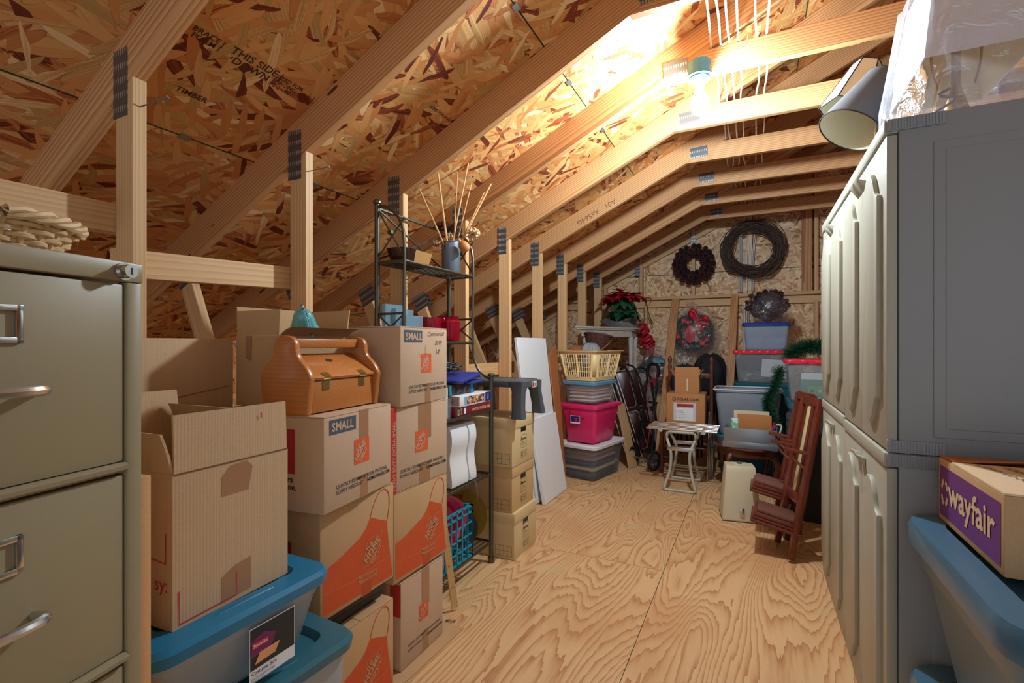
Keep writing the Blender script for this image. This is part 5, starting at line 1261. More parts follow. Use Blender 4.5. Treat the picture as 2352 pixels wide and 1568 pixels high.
# chrome folding lounger frame leaning by the tubs
lo = lean('folded chrome tube lounger leaning beside the pink tub', 'folded_lounger', 'folding chair', (-1.06, 5.00, .02), (-1.335, 4.93, .93), (.55, -.8, .2))
for k in range(5): G().tube([(0, -.08+.04*k, .02*(k % 2)), (.93, -.08+.04*k, .02*(k % 2))], .0075, 8).obj('frame_tube', CHROME, lo, smooth=True)
for x in (.04, .5, .9): G().tube([(x, -.085, 0), (x, .085, 0)], .006, 6).obj('cross_tube', CHROME, lo, smooth=True)
def folded_chair(label, foot, top, seatm, edge=True):
    t = lean(label, 'folding_chair', 'folding chair', foot, top, (.45, -.85, .2), 'folded chairs in the far corner'); L = (Vector(top)-Vector(foot)).length
    for s in (-1, 1):
        bent([(0, s*.105, 0), (L*.5, s*.105, .015), (L*.8, s*.105, .03), (L*.95, s*.075, .03), (L, 0, .03)], .011, 'frame_tube', BLK, t)
        bent([(.05, s*.09, -.02), (L*.4, s*.09, -.024), (L*.75, s*.09, -.026)], .010, 'rear_leg', BLK, t)
    for x0, x1, nm in ((L*.55, L*.93, 'back_pad'), (L*.12, L*.50, 'seat_pad')):
        rg = [rrect((x1-x0)/2*f, .088*f, .03, z, 5, ((x0+x1)/2, 0)) for f, z in ((.92, .0), (1, .008), (1, .026), (.92, .034))]
        p_ = G().loft(rg).obj(nm, seatm, t, smooth=True)
        if edge:
            n_ = 40; rr_ = rrect((x1-x0)/2+.003, .091, .03, .017, 10, ((x0+x1)/2, 0)); G().tube([(p[0], p[1], p[2]+.003*(i % 2)) for i, p in enumerate(rr_)], .0035, 5, True).obj('piping', plain('pale_piping', (170, 164, 156), .6), p_, smooth=True)
    return t
folded_chair('folded chair with maroon pads nearest the tub stack', (-1.03, 5.10, .014), (-1.285, 5.10, 1.0), MARO)
folded_chair('folded chair with maroon pads in the middle of the folded row', (-.985, 5.225, .014), (-1.225, 5.235, 1.0), MARO)
folded_chair('folded chair with striped pads behind the luggage cart', (-.975, 5.35, .014), (-1.11, 5.36, .97), ZEB, False)
# luggage cart
lc = thing('luggage_cart', 'black folding luggage cart with spoked wheels', 'luggage cart', (-.965, 4.85, .0), (0, 0, R(-25)))
LN = R(-9)
Ml_ = Matrix.Translation((0, .03, .10)) @ Matrix.Rotation(LN, 4, 'X')
def LP(x, y, z): return Ml_ @ Vector((x, y, z))
for s in (-1, 1): G().tube([LP(s*.07, 0, -.02), LP(s*.07, 0, .55), LP(s*.06, 0, .56), LP(s*.06, 0, .82)], .010, 8).obj('pole', BLK, lc, smooth=True)
bent([LP(-.06, 0, .80), LP(-.062, 0, .88), LP(-.035, 0, .925), (LP(0, 0, .93)), LP(.035, 0, .925), LP(.062, 0, .88), LP(.06, 0, .80)], .016, 'handle_loop', BLK, lc)
for z in (.15, .35, .55): G().tube([LP(-.085, 0, z), LP(.085, 0, z)], .009, 8).obj('cross_bar', BLK, lc, smooth=True)
bent([LP(-.07, -.02, .0), LP(-.1, -.03, .12), LP(-.08, -.035, .34), LP(.08, -.035, .34), LP(.1, -.03, .12), LP(.07, -.02, .0)], .008, 'folded_toe_plate', BLK, lc)
bent([LP(.03, -.02, .1), LP(.05, -.04, .4), LP(-.03, -.03, .62), LP(.02, -.02, .8)], .005, 'elastic_strap', plain('red_strap', (140, 24, 44), .6), lc)
G().tube([(-.11, 0, .10), (.11, 0, .10)], .008, 8).obj('axle', STEEL, lc, smooth=True)
for s in (-1, 1):
    wh = G(); n_ = 32
    wh.tube([(0, .086*math.cos(a), .086*math.sin(a)) for a in [2*math.pi*i/n_ for i in range(n_)]], .0135, 8, True)
    o = wh.obj('tyre', plain('tyre_rubber', (34, 34, 36), .7), lc, (s*.125, 0, .10), smooth=True)
    rm = G().tube([(-.012, 0, 0), (.012, 0, 0)], .024, 14); rm.tube([(0, .07*math.cos(a), .07*math.sin(a)) for a in [2*math.pi*i/n_ for i in range(n_)]], .007, 6, True)
    for k in range(5):
        a = 2*math.pi*k/5; rm.tube([(0, .018*math.cos(a), .018*math.sin(a)), (0, .072*math.cos(a), .072*math.sin(a))], .0085, 6)
    rm.obj('spoked_rim', plain('rim_plastic', (56, 58, 60), .5), o, smooth=True)
# brown boards leaning by the white lidded tub
slab('wood_board', 'tan board leaning between the tub stack and the luggage cart', (-1.075, 4.78, .004), (-1.03, 4.92, .004), (-1.17, 4.96, .62), (-1.205, 4.83, .62), .02, KRAFT, 'board')
# folding metal bench
PUT = plain('putty_tube', (176, 174, 160), .4, .1); ALU = plain('aluminium', (200, 202, 204), .25, .95)
bn = thing('folding_bench', 'folding bench with aluminium slats and putty coloured bent legs', 'bench', (-.54, 4.40, 0))
BX = -.54; BY = 4.40
for yf, yt in ((4.21, 4.30), (4.62, 4.52)):
    def bp(x, y, z): return (x-BX, y-BY, z)
    m_ = (yf+yt)/2
    g = G(); pts = [bp(-.645, yt, .475), bp(-.655, yt, .43), bp(-.615, m_, .31), bp(-.625, m_, .16), bp(-.660, yf, .035), bp(-.645, yf, .013), bp(-.54, yf, .012), bp(-.435, yf, .013), bp(-.420, yf, .035), bp(-.455, m_, .16), bp(-.465, m_, .31), bp(-.425, yt, .43), bp(-.435, yt, .475)]
    g.tube(bez(pts, 5), .0125, 10).obj('leg_frame', PUT, bn, smooth=True)
    G().tube([bp(-.64, yt, .478), bp(-.44, yt, .478)], .0125, 10).obj('top_bar', PUT, bn, smooth=True)
    G().box(-.645-BX, -.435-BX, m_-BY-.006, m_-BY+.006, .33, .362).obj('leg_brace', ALU, bn, bevel=.003)
for k, y in enumerate((4.22, 4.29, 4.36, 4.43, 4.50, 4.57)):
    G().tube([(-.81-BX, y-BY, .512), (-.255-BX, y-BY, .512)], .0085, 10).obj('slat', ALU, bn, smooth=True)
for x in (-.70, -.36):
    G().box(x-BX-.02, x-BX+.02, 4.20-BY, 4.59-BY, .488, .502).obj('slat_support', ALU, bn, bevel=.002)
    for y in (4.22, 4.29, 4.36, 4.43): G().box(x-BX-.012, x-BX+.012, y-BY-.014, y-BY+.014, .499, .518).obj('clamp', PUT, bn, bevel=.002)
# wooden chair with turned posts
wc = thing('wooden_chair', 'dark wooden chair with turned finial posts holding boxes', 'chair', (-.56, 4.98, 0))
CX, CYY = -.56, 4.98
prf = [(.016, 0), (.022, .06), (.016, .12), (.022, .3), (.024, .43), (.018, .46), (.021, .75), (.017, .95), (.021, 1.0), (.014, 1.02), (.020, 1.045), (.022, 1.065), (.014, 1.09), (.004, 1.10)]
for x in (-.755, -.365): G().lathe(prf, 12).obj('back_post', WALN, wc, (x-CX, 5.16-CYY, 0), smooth=True)
for x in (-.775, -.345): G().lathe([(.014, 0), (.022, .06), (.016, .12), (.024, .25), (.018, .37), (.024, .405)], 12).obj('front_leg', MAHOG, wc, (x-CX, 4.78-CYY, 0), smooth=True)
G().box(-.245, .245, 4.745-CYY, 5.145-CYY, .405, .43).obj('seat', WALN, wc, bevel=.008)
for y, z in ((4.78, .16), (4.78, .26), (5.16, .2)): G().tube([(-.755-CX, y-CYY, z), (-.365-CX, y-CYY, z)], .011, 8).obj('stretcher', MAHOG, wc, smooth=True)
for s in (-.765, -.355): G().tube([(s-CX, 4.78-CYY, .21), (s-CX, 5.16-CYY, .21)], .010, 8).obj('stretcher', MAHOG, wc, smooth=True)
for z in (.66, .88): G().box(-.745-CX, -.375-CX, 5.148-CYY, 5.172-CYY, z, z+.05).obj('ladder_slat', WALN, wc, bevel=.004)
# boxes on the chair
TANB = cardboard('cardboard_tan', (184, 130, 84))
def pbox(name, label, x0, x1, y0, y1, z0, h, mat=TANB):
    t = thing(name, label, 'box', ((x0+x1)/2, (y0+y1)/2, z0)); dx, dy = (x1-x0)/2, (y1-y0)/2
    G().box(-dx, dx, -dy, dy, 0, h).obj('body', mat, t, bevel=.003); return t, dx, dy
pb_, dx, dy = pbox('cardboard_box', 'tan box with a shipping pouch on the wooden chair', -.735, -.395, 4.80, 5.10, .4315, .325)
write(pb_, 'POLAR CARE.', '-y', (-.07, -dy, .262), .033, INK, .02); line_mesh(pb_, '-y', (-.10, -dy, .273), [(.014*math.cos(a), .014*math.sin(a)) for a in [6.28*i/14 for i in range(14)]], .006, INK, 'emblem', closed=True)
patch(pb_, '-y', (-.105, -dy, .07), rect(.20, .17), plain('pouch_film', (206, 206, 210), .2, var=.1), 'shipping_pouch', .001); patch(pb_, '-y', (-.075, -dy, .20), rect(.145, .03), REDI, 'pouch_stripe', .002); patch(pb_, '-y', (-.08, -dy, .075), rect(.15, .115), WHITE, 'packing_slip', .002)
write(pb_, 'PACKING LIST', '-y', (-.07, -dy, .207), .020, INK, .01, off=.003)
for k in range(5): patch(pb_, '-y', (-.07, -dy, .10+.015*k), rect(.09-.01*k, .003), plain('slip_text', (140, 140, 150), .7), 'slip_text', .003)
ob, _, _ = open_carton('small open tan carton on top of the shipping pouch box', (-.668, 4.86), (-.452, 4.86), .757, .17, .155, TANB, {'+x': (.09, R(-4)), '-x': (.07, R(25)), '+y': (.08, R(30)), '-y': (.08, R(35))})
patch(ob, '+x', (.085, .0, .02), rect(.014, .115), plain('clear_tape', (216, 196, 160), .3), 'packing_tape')
# leaning studs
st_a = beam('loose_stud', (-.865, 5.16, .012), (-.830, 6.14, 1.76), .038, .089, PINE, up=(1, 0, 0)); tag(st_a, 'loose stud leaning on the end wall left of the bagged red wreath', 'timber')
st_b = beam('loose_stud', (-.245, 5.50, .012), (-.185, 6.14, 1.78), .038, .075, PINE, up=(1, 0, 0)); tag(st_b, 'loose stud leaning on the end wall right of the bagged red wreath', 'timber')
# black camp chairs in the gap
def camp_chair(label, x, y, h, rz, cloth):
    t = thing('camp_chair', label, 'folding chair', (x, y, 0), (0, 0, rz), 'black camp chairs at the end wall')
    for a, b in ((-.12, -.05), (-.07, .05), (-.02, -.05), (.04, .05), (.09, -.05), (.13, .05)): G().tube([(a, b, .0), (a*.7, b*.8, h*.72)], .009, 8).obj('frame_tube', BLK, t, smooth=True)
    rings = []
    for k, (f, z) in enumerate(((.03, .40), (.06, .44), (.10, .52), (.125, .62), (.14, .72), (.15, .80), (.14, .87), (.11, .93), (.075, .97), (.03, .995))):
        rg = []
        for i in range(40):
            a_ = 2*math.pi*i/40; q = noise.noise(Vector((math.cos(a_)*3+x*5, math.sin(a_)*3, z*5)))+.12*math.sin(a_*7+z*9)
            rg.append((f*1.15*(1+.22*q)*math.cos(a_), f*.62*(1+.22*q)*math.sin(a_), h*z+.03*q*(k > 5)))
        rings.append(rg)
    G().loft(rings).obj('gathered_cloth', cloth, t, smooth=True); return t
BCL = plain('black_cloth', (13, 14, 18), .8, var=.3, bump=.4); NCL = plain('navy_cloth', (24, 36, 66), .7, var=.3, bump=.4)
camp_chair('black folded camp chair just right of the wooden chair', -.42, 5.60, 1.12, .2, BCL)
camp_chair('black folded camp chair behind the clear red lidded tub', .0, 5.90, 1.17, -.1, BCL)
camp_chair('navy folded camp chair behind the wooden chair', -.70, 5.78, 1.0, .1, NCL)
fr = thing('chrome_stand', 'folded chrome frame standing beside the grey tub', 'frame', (-.365, 4.665, 0))
for k in range(4): G().tube([(.0+.012*k, .022*k, 0), (.02+.012*k, .022*k, .62-.05*k)], .006, 8).obj('chrome_tube', CHROME, fr, smooth=True)
G().tube([(.01, 0, .3), (.05, .066, .3)], .006, 8).obj('cross_tube', CHROME, fr, smooth=True)

# ================================================================== BACK RIGHT: stacked tubs, round table, case
DTEAL = plain('dark_teal_plastic', (30, 96, 112), .35, var=.05); GREYT = plain('grey_tub_plastic', (138, 150, 160), .4, var=.05); LGREY = plain('pale_rim', (214, 220, 224), .4)
CLR2 = clear('clear_plastic_thin', (224, 230, 234), .16, .2)
REDL = plain('red_hinge_lid', (222, 44, 70), .35); COBL = plain('cobalt_lid', (28, 60, 140), .3)
tub('storage_tub', 'dark teal tub under the open grey tub', (-.05, 5.03, 0), 0, .50, .44, .395, DTEAL, DTEAL)
gt = tub('storage_tub', 'open grey tub with pale rim behind the silver box', (-.045, 5.02, .396), 0, .56, .42, .42, GREYT, None, open_top=True, lip=.03, taper=.86)
G().tube(rrect(.279, .209, .04, .410, 6), .007, 6, True).obj('rim_roll', LGREY, gt, smooth=True)
tub('storage_tub', 'lowest dark teal tub behind the open grey tub', (.10, 5.50, 0), 0, .54, .44, .42, DTEAL, DTEAL)
tub('storage_tub', 'upper dark teal tub directly under the red lidded clear tub', (.10, 5.50, .421), 0, .54, .44, .42, DTEAL, DTEAL)
def lidded(label, loc, lx, ly, h, lidm, seg):
    t = tub('storage_tub', label, loc, 0, lx, ly, h, CLR2, lidm, recess=False, lip=.02, rr=.03, taper=.88)
    for k in range(seg): G().box(-lx/2+lx*(k+.2)/seg, -lx/2+lx*(k+.65)/seg, -ly/2-.012, -ly/2+.01, h-.032, h-.006).obj('lid_hinge_tooth', lidm, t, bevel=.003)
    return t
lidded('clear tub of packing bits with red toothed lid', (.10, 5.46, .842), .55, .42, .318, REDL, 8)
cw = thing('picture_card', 'white card with a faded flower picture inside the clear tub', 'card', (.18, 5.315, .90), (R(-6), R(4), 0))
G().box(-.11, .11, -.002, .002, 0, .17).obj('card', WHITE, cw); patch(cw, '-y', (-.04, -.002, .05), [(0, 0), (.06, -.02), (.12, .0), (.13, .06), (.06, .08), (.02, .05)], collage('faded_print', [(206, 180, 168), (190, 150, 140), (170, 140, 130), (222, 206, 196)], 70), 'picture', .001)
random.seed(17)
for k in range(7):
    o = crumple('tissue_paper', ['crumpled tissue at the left end of the red lidded tub', 'crumpled tissue low in the red lidded tub', 'crumpled tissue below the flower card', 'crumpled tissue in the middle of the red lidded tub', 'crumpled tissue high at the left of the flower card', 'small crumpled tissue at the tub corner', 'crumpled tissue at the right of the red lidded tub'][k], 'tissue', (-.08+.05*k+random.uniform(-.01, .01), 5.36+.02*(k % 3), .875+.035*(k % 3)), [(random.uniform(.03, .05)*math.cos(a), random.uniform(.02, .04)*math.sin(a), random.uniform(-.015, .02)) for a in [2*math.pi*i/6 for i in range(6)]], plain('tissue', (206, 196, 160), .9, var=.2), .002)
tub('storage_tub', 'clear tub with cobalt blue lid below the bagged brown wreath', (.115, 5.47, 1.1610), 0, .42, .34, .27, clear('bluish_clear', (196, 216, 232), .3, .18), COBL, lip=.025, rr=.03, taper=.90)
tub('storage_tub', 'tall dark teal tub under the holiday box tub', (.53, 4.60, 0), 0, .56, .50, .765, DTEAL, DTEAL, lip=.03, taper=.78, lidh=.05)
lidded('clear tub with red toothed lid holding a green holiday box', (.50, 4.60, .766), .54, .44, .335, REDL, 6)
hb = thing('holiday_box', 'flat green holiday box inside the clear red lidded tub', 'box', (.51, 4.455, .785))
GBX = plain('holiday_green', (30, 132, 100), .5); G().box(-.17, .17, -.02, .10, 0, .21).obj('body', GBX, hb, bevel=.003)
patch(hb, '-y', (-.12, -.02, .035), rect(.28, .075), plain('holiday_lime', (104, 172, 92), .5), 'print_band'); patch(hb, '-y', (-.17, -.02, .16), rect(.34, .05), WHITE, 'white_band')
for k in range(5):
    patch(hb, '-y', (-.11+.055*k, -.02, .06), rect(.022, .022), (plain('print_navy2', (60, 60, 90), .5), GOLD, REDL)[k % 3], 'printed_gift', .0016)
    for q in range(3): line_mesh(hb, '-y', (-.10+.055*k, -.02, .018), [(-.010*math.cos(q*1.05), -.010*math.sin(q*1.05)), (.010*math.cos(q*1.05), .010*math.sin(q*1.05))], .002, WHITE, 'printed_snowflake', .0018)
# pine garlands
PINEG = plain('garland_green', (22, 74, 48), .55, var=.35, scale=60)
def garland(label, pts, r, dens, seed, name='pine_garland'):
    random.seed(seed); P = bez(pts, 8); t = thing(name, label, 'garland', P[0]); o_ = P[0]
    G().tube([p-o_ for p in P], .004, 5).obj('branch', PINEG, t)
    vs = []; fs = []
    for k in range(dens):
        q = random.random()*(len(P)-1.001); i = int(q); c0 = P[i].lerp(P[i+1], q-i)-o_
        v = Vector((random.gauss(0, 1), random.gauss(0, 1), random.gauss(0, 1))).normalized(); L = r*random.uniform(.6, 1.1); sd_ = v.orthogonal().normalized()*.0022
        b = len(vs); e = c0+v*L; vs += [c0+sd_, c0-sd_, e-sd_*.5, e+sd_*.5]; fs.append((b, b+1, b+2, b+3))
    G().add(vs, fs).obj('needles', PINEG, t)['kind'] = 'stuff'
garland('green pine garland hanging between the grey tub and the holiday tub', [(.21, 4.75, 1.0), (.17, 4.72, .86), (.11, 4.70, .72), (.15, 4.70, .60), (.19, 4.68, .40)], .062, 2600, 1)
garland('green pine garland heaped on the holiday tub lid', [(.27, 4.70, 1.13), (.35, 4.68, 1.18), (.44, 4.66, 1.20), (.54, 4.64, 1.19), (.64, 4.62, 1.16)], .085, 3000, 2)
# round mahogany table
rt = thing('round_table', 'small round mahogany table with curved legs under the silver box', 'table', (-.03, 4.50, 0))
G().lathe([(.01, .372), (.25, .372), (.262, .378), (.27, .386), (.262, .395), (.01, .396)], 48).obj('tabletop', MAHOG, rt, smooth=True)
G().lathe([(.22, .315), (.235, .318), (.238, .371), (.215, .371), (.215, .318)], 48, cap=False).obj('apron', MAHOG, rt, smooth=True)
for k in range(4):
    a = R(55+90*k); ca, sa = math.cos(a), math.sin(a)
    pts = [(r_*ca, r_*sa, z) for r_, z in ((.205, .34), (.245, .29), (.25, .22), (.215, .12), (.20, .05), (.235, .018))]
    P = bez(pts, 5); G().tube(P, [.03-.017*min(1, i/len(P)*1.3) for i in range(len(P))], 8).obj('leg', MAHOG, rt, smooth=True)
# silver box with papers
SILV = plain('silver_metal', (150, 155, 162), .34, .7, var=.05)
sb = thing('silver_box', 'open silver metal box of papers on the round table', 'box', (-.015, 4.385, .3965), (0, 0, R(-3)))
for a in ((-.19, .19, -.12, -.116, .0, .155), (-.19, .19, .116, .12, .0, .155), (-.19, -.186, -.116, .116, 0, .155), (.186, .19, -.116, .116, 0, .155)): box('side_wall', SILV, *a, sb, bevel=.001)
box('bottom', SILV, -.186, .186, -.116, .116, 0, .004, sb)
box('base_band', SILV, -.197, .197, -.128, -.1205, 0, .048, sb, bevel=.002); box('base_band', SILV, -.197, .197, .1205, .128, 0, .048, sb, bevel=.002)
bent([(.19, -.04, .08), (.215, -.04, .16), (.215, -.04, .19), (.185, -.035, .19)], .006, 'handle', LGREY, sb)
pbg = thing('paper_bag', 'folded brown paper bag standing in the silver box', 'paper bag', (.015, 4.36, .402), (R(4), 0, R(-3)))
G().box(-.125, .12, -.012, .012, 0, .255).obj('bag', cardboard('bag_paper', (178, 122, 74)), pbg, bevel=.004)
for nm, lab, x0, x1, yy, hh, m_ in (('greeting_card', 'blue and green card at the left of the paper bag', -.16, -.105, 4.345, .22, collage('card_bluegreen', [(120, 190, 140), (150, 200, 220), (210, 225, 230), (90, 170, 110)], 45)), ('gift_box', 'red tartan gift box at the right of the paper bag', .142, .165, 4.36, .20, collage('tartan_red', [(170, 24, 44), (130, 14, 34), (60, 16, 30), (190, 40, 56)], 80)), ('folder', 'pale folder standing behind the paper bag', -.14, .12, 4.42, .275, plain('folder_cream', (200, 190, 160), .7))):
    o = G().box(x0, x1, yy-.01, yy+.012, .402, .402+hh).obj(nm, m_, None, bevel=.002); tag(o, lab, nm.replace('_', ' '))
# beige machine case
BEIG = plain('beige_case', (200, 192, 164), .5, var=.03, bump=.1, scale=200)
mc = thing('machine_case', 'beige tapered sewing machine case standing on the floor', 'case', (-.085, 3.80, 0), (0, 0, R(9)))
G().loft([rect_ring(.122, .115, .004), rect_ring(.122, .115, .02), rect_ring(.096, .080, .335), rect_ring(.092, .066, .372)]).obj('case_shell', BEIG, mc, bevel=.005)
G().box(-.124, .124, -.117, .117, 0, .006).obj('base_rim', plain('case_dark_rim', (70, 70, 66), .5), mc)
box('handle_recess', BEIG, -.05, .05, -.04, .04, .370, .379, mc, bevel=.003); box('handle_grip', plain('grip_brown', (84, 70, 58), .4), -.014, .014, -.02, .02, .376, .388, mc, bevel=.003)
box('latch', CHROME, -.013, .017, -.1195, -.108, .03, .095, mc, bevel=.003)
# leaning wooden chairs with moulded seats
DUST = wood('dusty_wood', srgb(126, 86, 72), srgb(92, 58, 48), 2.0, .6, False); REDW = wood('reddish_wood', srgb(122, 56, 36), srgb(76, 30, 20), 2, .35, False, .3)
PANE = plain('cream_inlay', (206, 196, 150), .5)
def hall_chair(label, dz, ddx, ddy):
    t = thing('wooden_seat_chair', label, 'chair', (.19+ddx, 3.13+ddy, 0), (0, 0, 0), 'leaning wooden chairs by the cabinet')
    up = Vector((.14, .05, .84)).normalized(); side = Vector((-.22, 1, 0)).normalized(); side = (side-up*side.dot(up)).normalized(); nrm = up.cross(side)
    M = Matrix(((up.x, side.x, nrm.x, 0), (up.y, side.y, nrm.y, 0), (up.z, side.z, nrm.z, .018), (0, 0, 0, 1)))
    for s, nm in ((-.0, 'back_post'), (.26, 'back_post')):
        o = G().loft([[(x, s+w2*a, .016*b) for a, b in ((-1, -1), (1, -1), (1, 1), (-1, 1))] for x, w2 in ((0, .017), (.25, .017), (.30, .026), (.40, .03), (.44, .018), (.52, .028), (.62, .022), (.90, .016))]).obj(nm, REDW, t, bevel=.003); o.matrix_local = M
    for x0, x1 in ((.30, .36), (.86, .91)):
        o = G().box(x0, x1, .0, .26, -.011, .011).obj('back_rail', REDW, t, bevel=.004); o.matrix_local = M
    o = G().box(.36, .86, .10, .16, -.006, .006).obj('back_splat', PANE, t, bevel=.002); o.matrix_local = M
    o = G().box(.36, .86, .07, .10, -.009, .009).box(.36, .86, .16, .19, -.009, .009).obj('splat_frame', REDW, t, bevel=.002); o.matrix_local = M
    # moulded seat: stepped slabs
    sx = Vector((-1, .02, 0)); sy = Vector((.03, 1, 0)).normalized()
    for k, (gr, z0, z1) in enumerate(((0.0, .0, .018), (-.012, .0185, .034), (-.020, .0345, .058), (-.034, .0585, .078))):
        q = [sx*(-.005)+sy*(-gr), sx*(.255+gr)+sy*(-gr), sx*(.255+gr)+sy*(.26+gr), sx*(-.005)+sy*(.26+gr)]
        b_ = Vector((.052, -.01, .145+dz)); q = [p+b_ for p in q]; tilt = lambda p: Vector((p.x, p.y, p.z-.22*(p.x-.05)))
        vs = [tilt(p+Vector((0, 0, z0))) for p in q]+[tilt(p+Vector((0, 0, z1))) for p in q]
        G().add(vs, [(3, 2, 1, 0), (4, 5, 6, 7), (0, 1, 5, 4), (1, 2, 6, 5), (2, 3, 7, 6), (3, 0, 4, 7)]).obj('seat_board' if k < 3 else 'seat_top', DUST if k == 3 else REDW, t, bevel=.004)
    for s in (.0, .26):
        p = M @ Vector((.60, s, 0)); G().loft([[tuple(p+Vector((-.13*f, .05*f, .01*f))+Vector((0, a*wd_, b*.009))) for a, b in ((-1, -1), (1, -1), (1, 1), (-1, 1))] for f, wd_ in ((0, .018), (.6, .022), (1, .012))]).obj('arm', REDW, t, bevel=.003)
        G().tube(bez([tuple(p+Vector((-.09, .035, 0))), tuple(p+Vector((-.07, .03, -.05))), tuple(p+Vector((-.02, .0, -.09)))], 5), .008, 6).obj('arm_bracket', REDW, t, smooth=True)
    return t
hall_chair('nearer wooden chair with stepped moulded seat leaning by the cabinet', 0, 0, 0)
hall_chair('farther wooden chair whose stepped seat is above the nearer one', .09, -.005, .31)
ft = thing('storage_chest', 'dark studded chest standing behind the leaning wooden chairs', 'chest', (.33, 4.02, 0), (0, 0, R(-10)))
G().box(-.10, .25, -.12, .12, 0, .74).obj('chest_body', plain('dark_chest', (34, 42, 44), .6, var=.5, bump=.5, scale=30), ft, bevel=.006)
for k in range(14): G().ball((-.095, -.121, .04+.05*k), .006, 8, 4).obj('stud_nail', BLACK, ft)

# ================================================================== END WALL: wreaths, bags, bow
# vine wreath
random.seed(31)
VINE = plain('dark_vine', (58, 42, 36), .75, var=.35, scale=40); VINE2 = plain('pale_vine', (84, 62, 50), .75, var=.3, scale=40)
cw_ = oy(1729, 572, 6.11)
vw = thing('vine_wreath', 'large twisted dark vine wreath hanging on the end wall', 'wreath', cw_)
for part in range(2):
    g = G()
    for k in range(46):
        a0 = random.uniform(0, 6.28); rr0 = .275+random.gauss(0, .026); w0 = random.gauss(0, .020); f1 = random.choice((2, 3, 4)); am = random.uniform(.006, .03); n_ = 40; sp = random.uniform(.7, 1.0)
        pts = []
        for i in range(int(n_*sp)):
            a = a0+2*math.pi*i/n_; r_ = rr0+am*math.sin(f1*a+k); pts.append((r_*math.cos(a), w0*1.2+am*.8*math.cos(f1*a*1.3+k), r_*.965*math.sin(a)))
        g.tube(pts, random.uniform(.003, .0062), 5)
    o = g.obj('vines', VINE if part == 0 else VINE2, vw, smooth=True); o['kind'] = 'stuff'
# pine cone wreath
cp = oy(1594, 608, 6.175)
pw_ = thing('pinecone_wreath', 'brown pine cone wreath hanging left of the vine wreath', 'wreath', cp)
CONE = plain('pinecone', (78, 42, 36), .75, var=.5, scale=60); CONE2 = plain('pinecone_dark', (56, 30, 30), .75, var=.5, scale=60)
def cone_mesh(mat, seed):
    random.seed(seed); g = G()
    for lv in range(5):
        n_ = 7 if lv < 4 else 4; r_ = .036*(1-lv*.17); z = .012*lv
        for i in range(n_):
            a = 2*math.pi*(i+.5*(lv % 2))/n_; ca, sa = math.cos(a), math.sin(a)
            p = [(.008*ca-.008*sa, .008*sa+.008*ca, z), (.008*ca+.008*sa, .008*sa-.008*ca, z), (r_*ca+.009*sa, r_*sa-.009*ca, z+.012), (r_*1.12*ca, r_*1.12*sa, z+.017), (r_*ca-.009*sa, r_*sa+.009*ca, z+.012)]
            g.add(p, [(0, 1, 2, 3, 4)])
    return g.mesh('pinecone', mat)
cms = [cone_mesh(CONE, 1), cone_mesh(CONE2, 2)]
random.seed(33)
for ring, (rad, cnt, el) in enumerate(((.115, 11, .02), (.16, 16, .045), (.205, 20, .02))):
    for i in range(cnt):
        a = 2*math.pi*(i+.5*(ring % 2))/cnt+random.uniform(-.06, .06); tilt = (.115-rad)*-6
        o = link('pinecone', random.choice(cms), pw_, (rad*math.cos(a), -el, rad*math.sin(a)))
        dv = Vector((math.cos(a)*(rad-.155)*9, -1, math.sin(a)*(rad-.155)*9)); o.rotation_euler = dv.to_track_quat('Z', 'X').to_euler(); o.scale = (1.0, 1.0, random.uniform(.8, 1.2))
G().tube([(.16*math.cos(a), .02, .16*math.sin(a)) for a in [2*math.pi*i/30 for i in range(30)]], .03, 8, True).obj('wreath_ring', CONE2, pw_)
# bagged christmas wreath
def needle_ring(t, rad, thick, n_, mat, seed, yflat=.7):
    random.seed(seed); vs = []; fs = []
    for k in range(n_):
        a = random.uniform(0, 6.28); v = Vector((random.gauss(0, 1), random.gauss(0, 1)*yflat, random.gauss(0, 1))).normalized(); L = thick*random.uniform(.5, 1.0)
        c0 = Vector((rad*math.cos(a), 0, rad*math.sin(a)))+v*L*.3; sd_ = v.orthogonal().normalized()*.003; b = len(vs); e = c0+v*L; vs += [c0+sd_, c0-sd_, e]; fs.append((b, b+1, b+2))
    o = G().add(vs, fs).obj('needles', mat, t); o['kind'] = 'stuff'
    G().tube([(rad*math.cos(a), 0, rad*math.sin(a)) for a in [2*math.pi*i/30 for i in range(30)]], thick*.35, 8, True).obj('wreath_ring', mat, t)
FIR = plain('fir_green', (26, 66, 50), .6, var=.4, scale=50); BERRY = plain('berry_red', (196, 30, 56), .25, coat=.5)
cx2 = oy(1592, 762, 6.02)
xw = thing('christmas_wreath', 'green wreath with red bow and berries inside a clear bag', 'wreath', cx2)
needle_ring(xw, .17, .085, 3200, FIR, 5)
for (a, r_, s_) in ((2.2, .16, .03), (2.0, .12, .026), (3.5, .17, .03), (5.4, .16, .034), (5.75, .18, .03), (.5, .18, .026), (1.2, .15, .024), (4.0, .15, .022)): G().ball((r_*math.cos(a), -.08, r_*math.sin(a)), s_, 12, 8).obj('red_bauble', BERRY, xw, smooth=True)
for k in range(22):
    a = random.uniform(0, 6.28); r_ = random.uniform(.11, .22); G().ball((r_*math.cos(a), -.085, r_*math.sin(a)), .010, 7, 5).obj('berry', BERRY, xw, smooth=True)
RIB = plain('ribbon_red', (186, 20, 44), .45, var=.1)
def ribbon(pts, wd_, parent, name='ribbon_loop', wdir=(0, 0, 1)):
    P = bez(pts, 6); W = Vector(wdir)*wd_/2; vs = []; fs = []
    for p in P: vs += [p-W, p+W]
    for i in range(len(P)-1): fs.append((2*i, 2*i+1, 2*i+3, 2*i+2))
    o = G().add(vs, fs).obj(name, RIB, parent, smooth=True); md = o.modifiers.new('thick', 'SOLIDIFY'); md.thickness = .002; return o
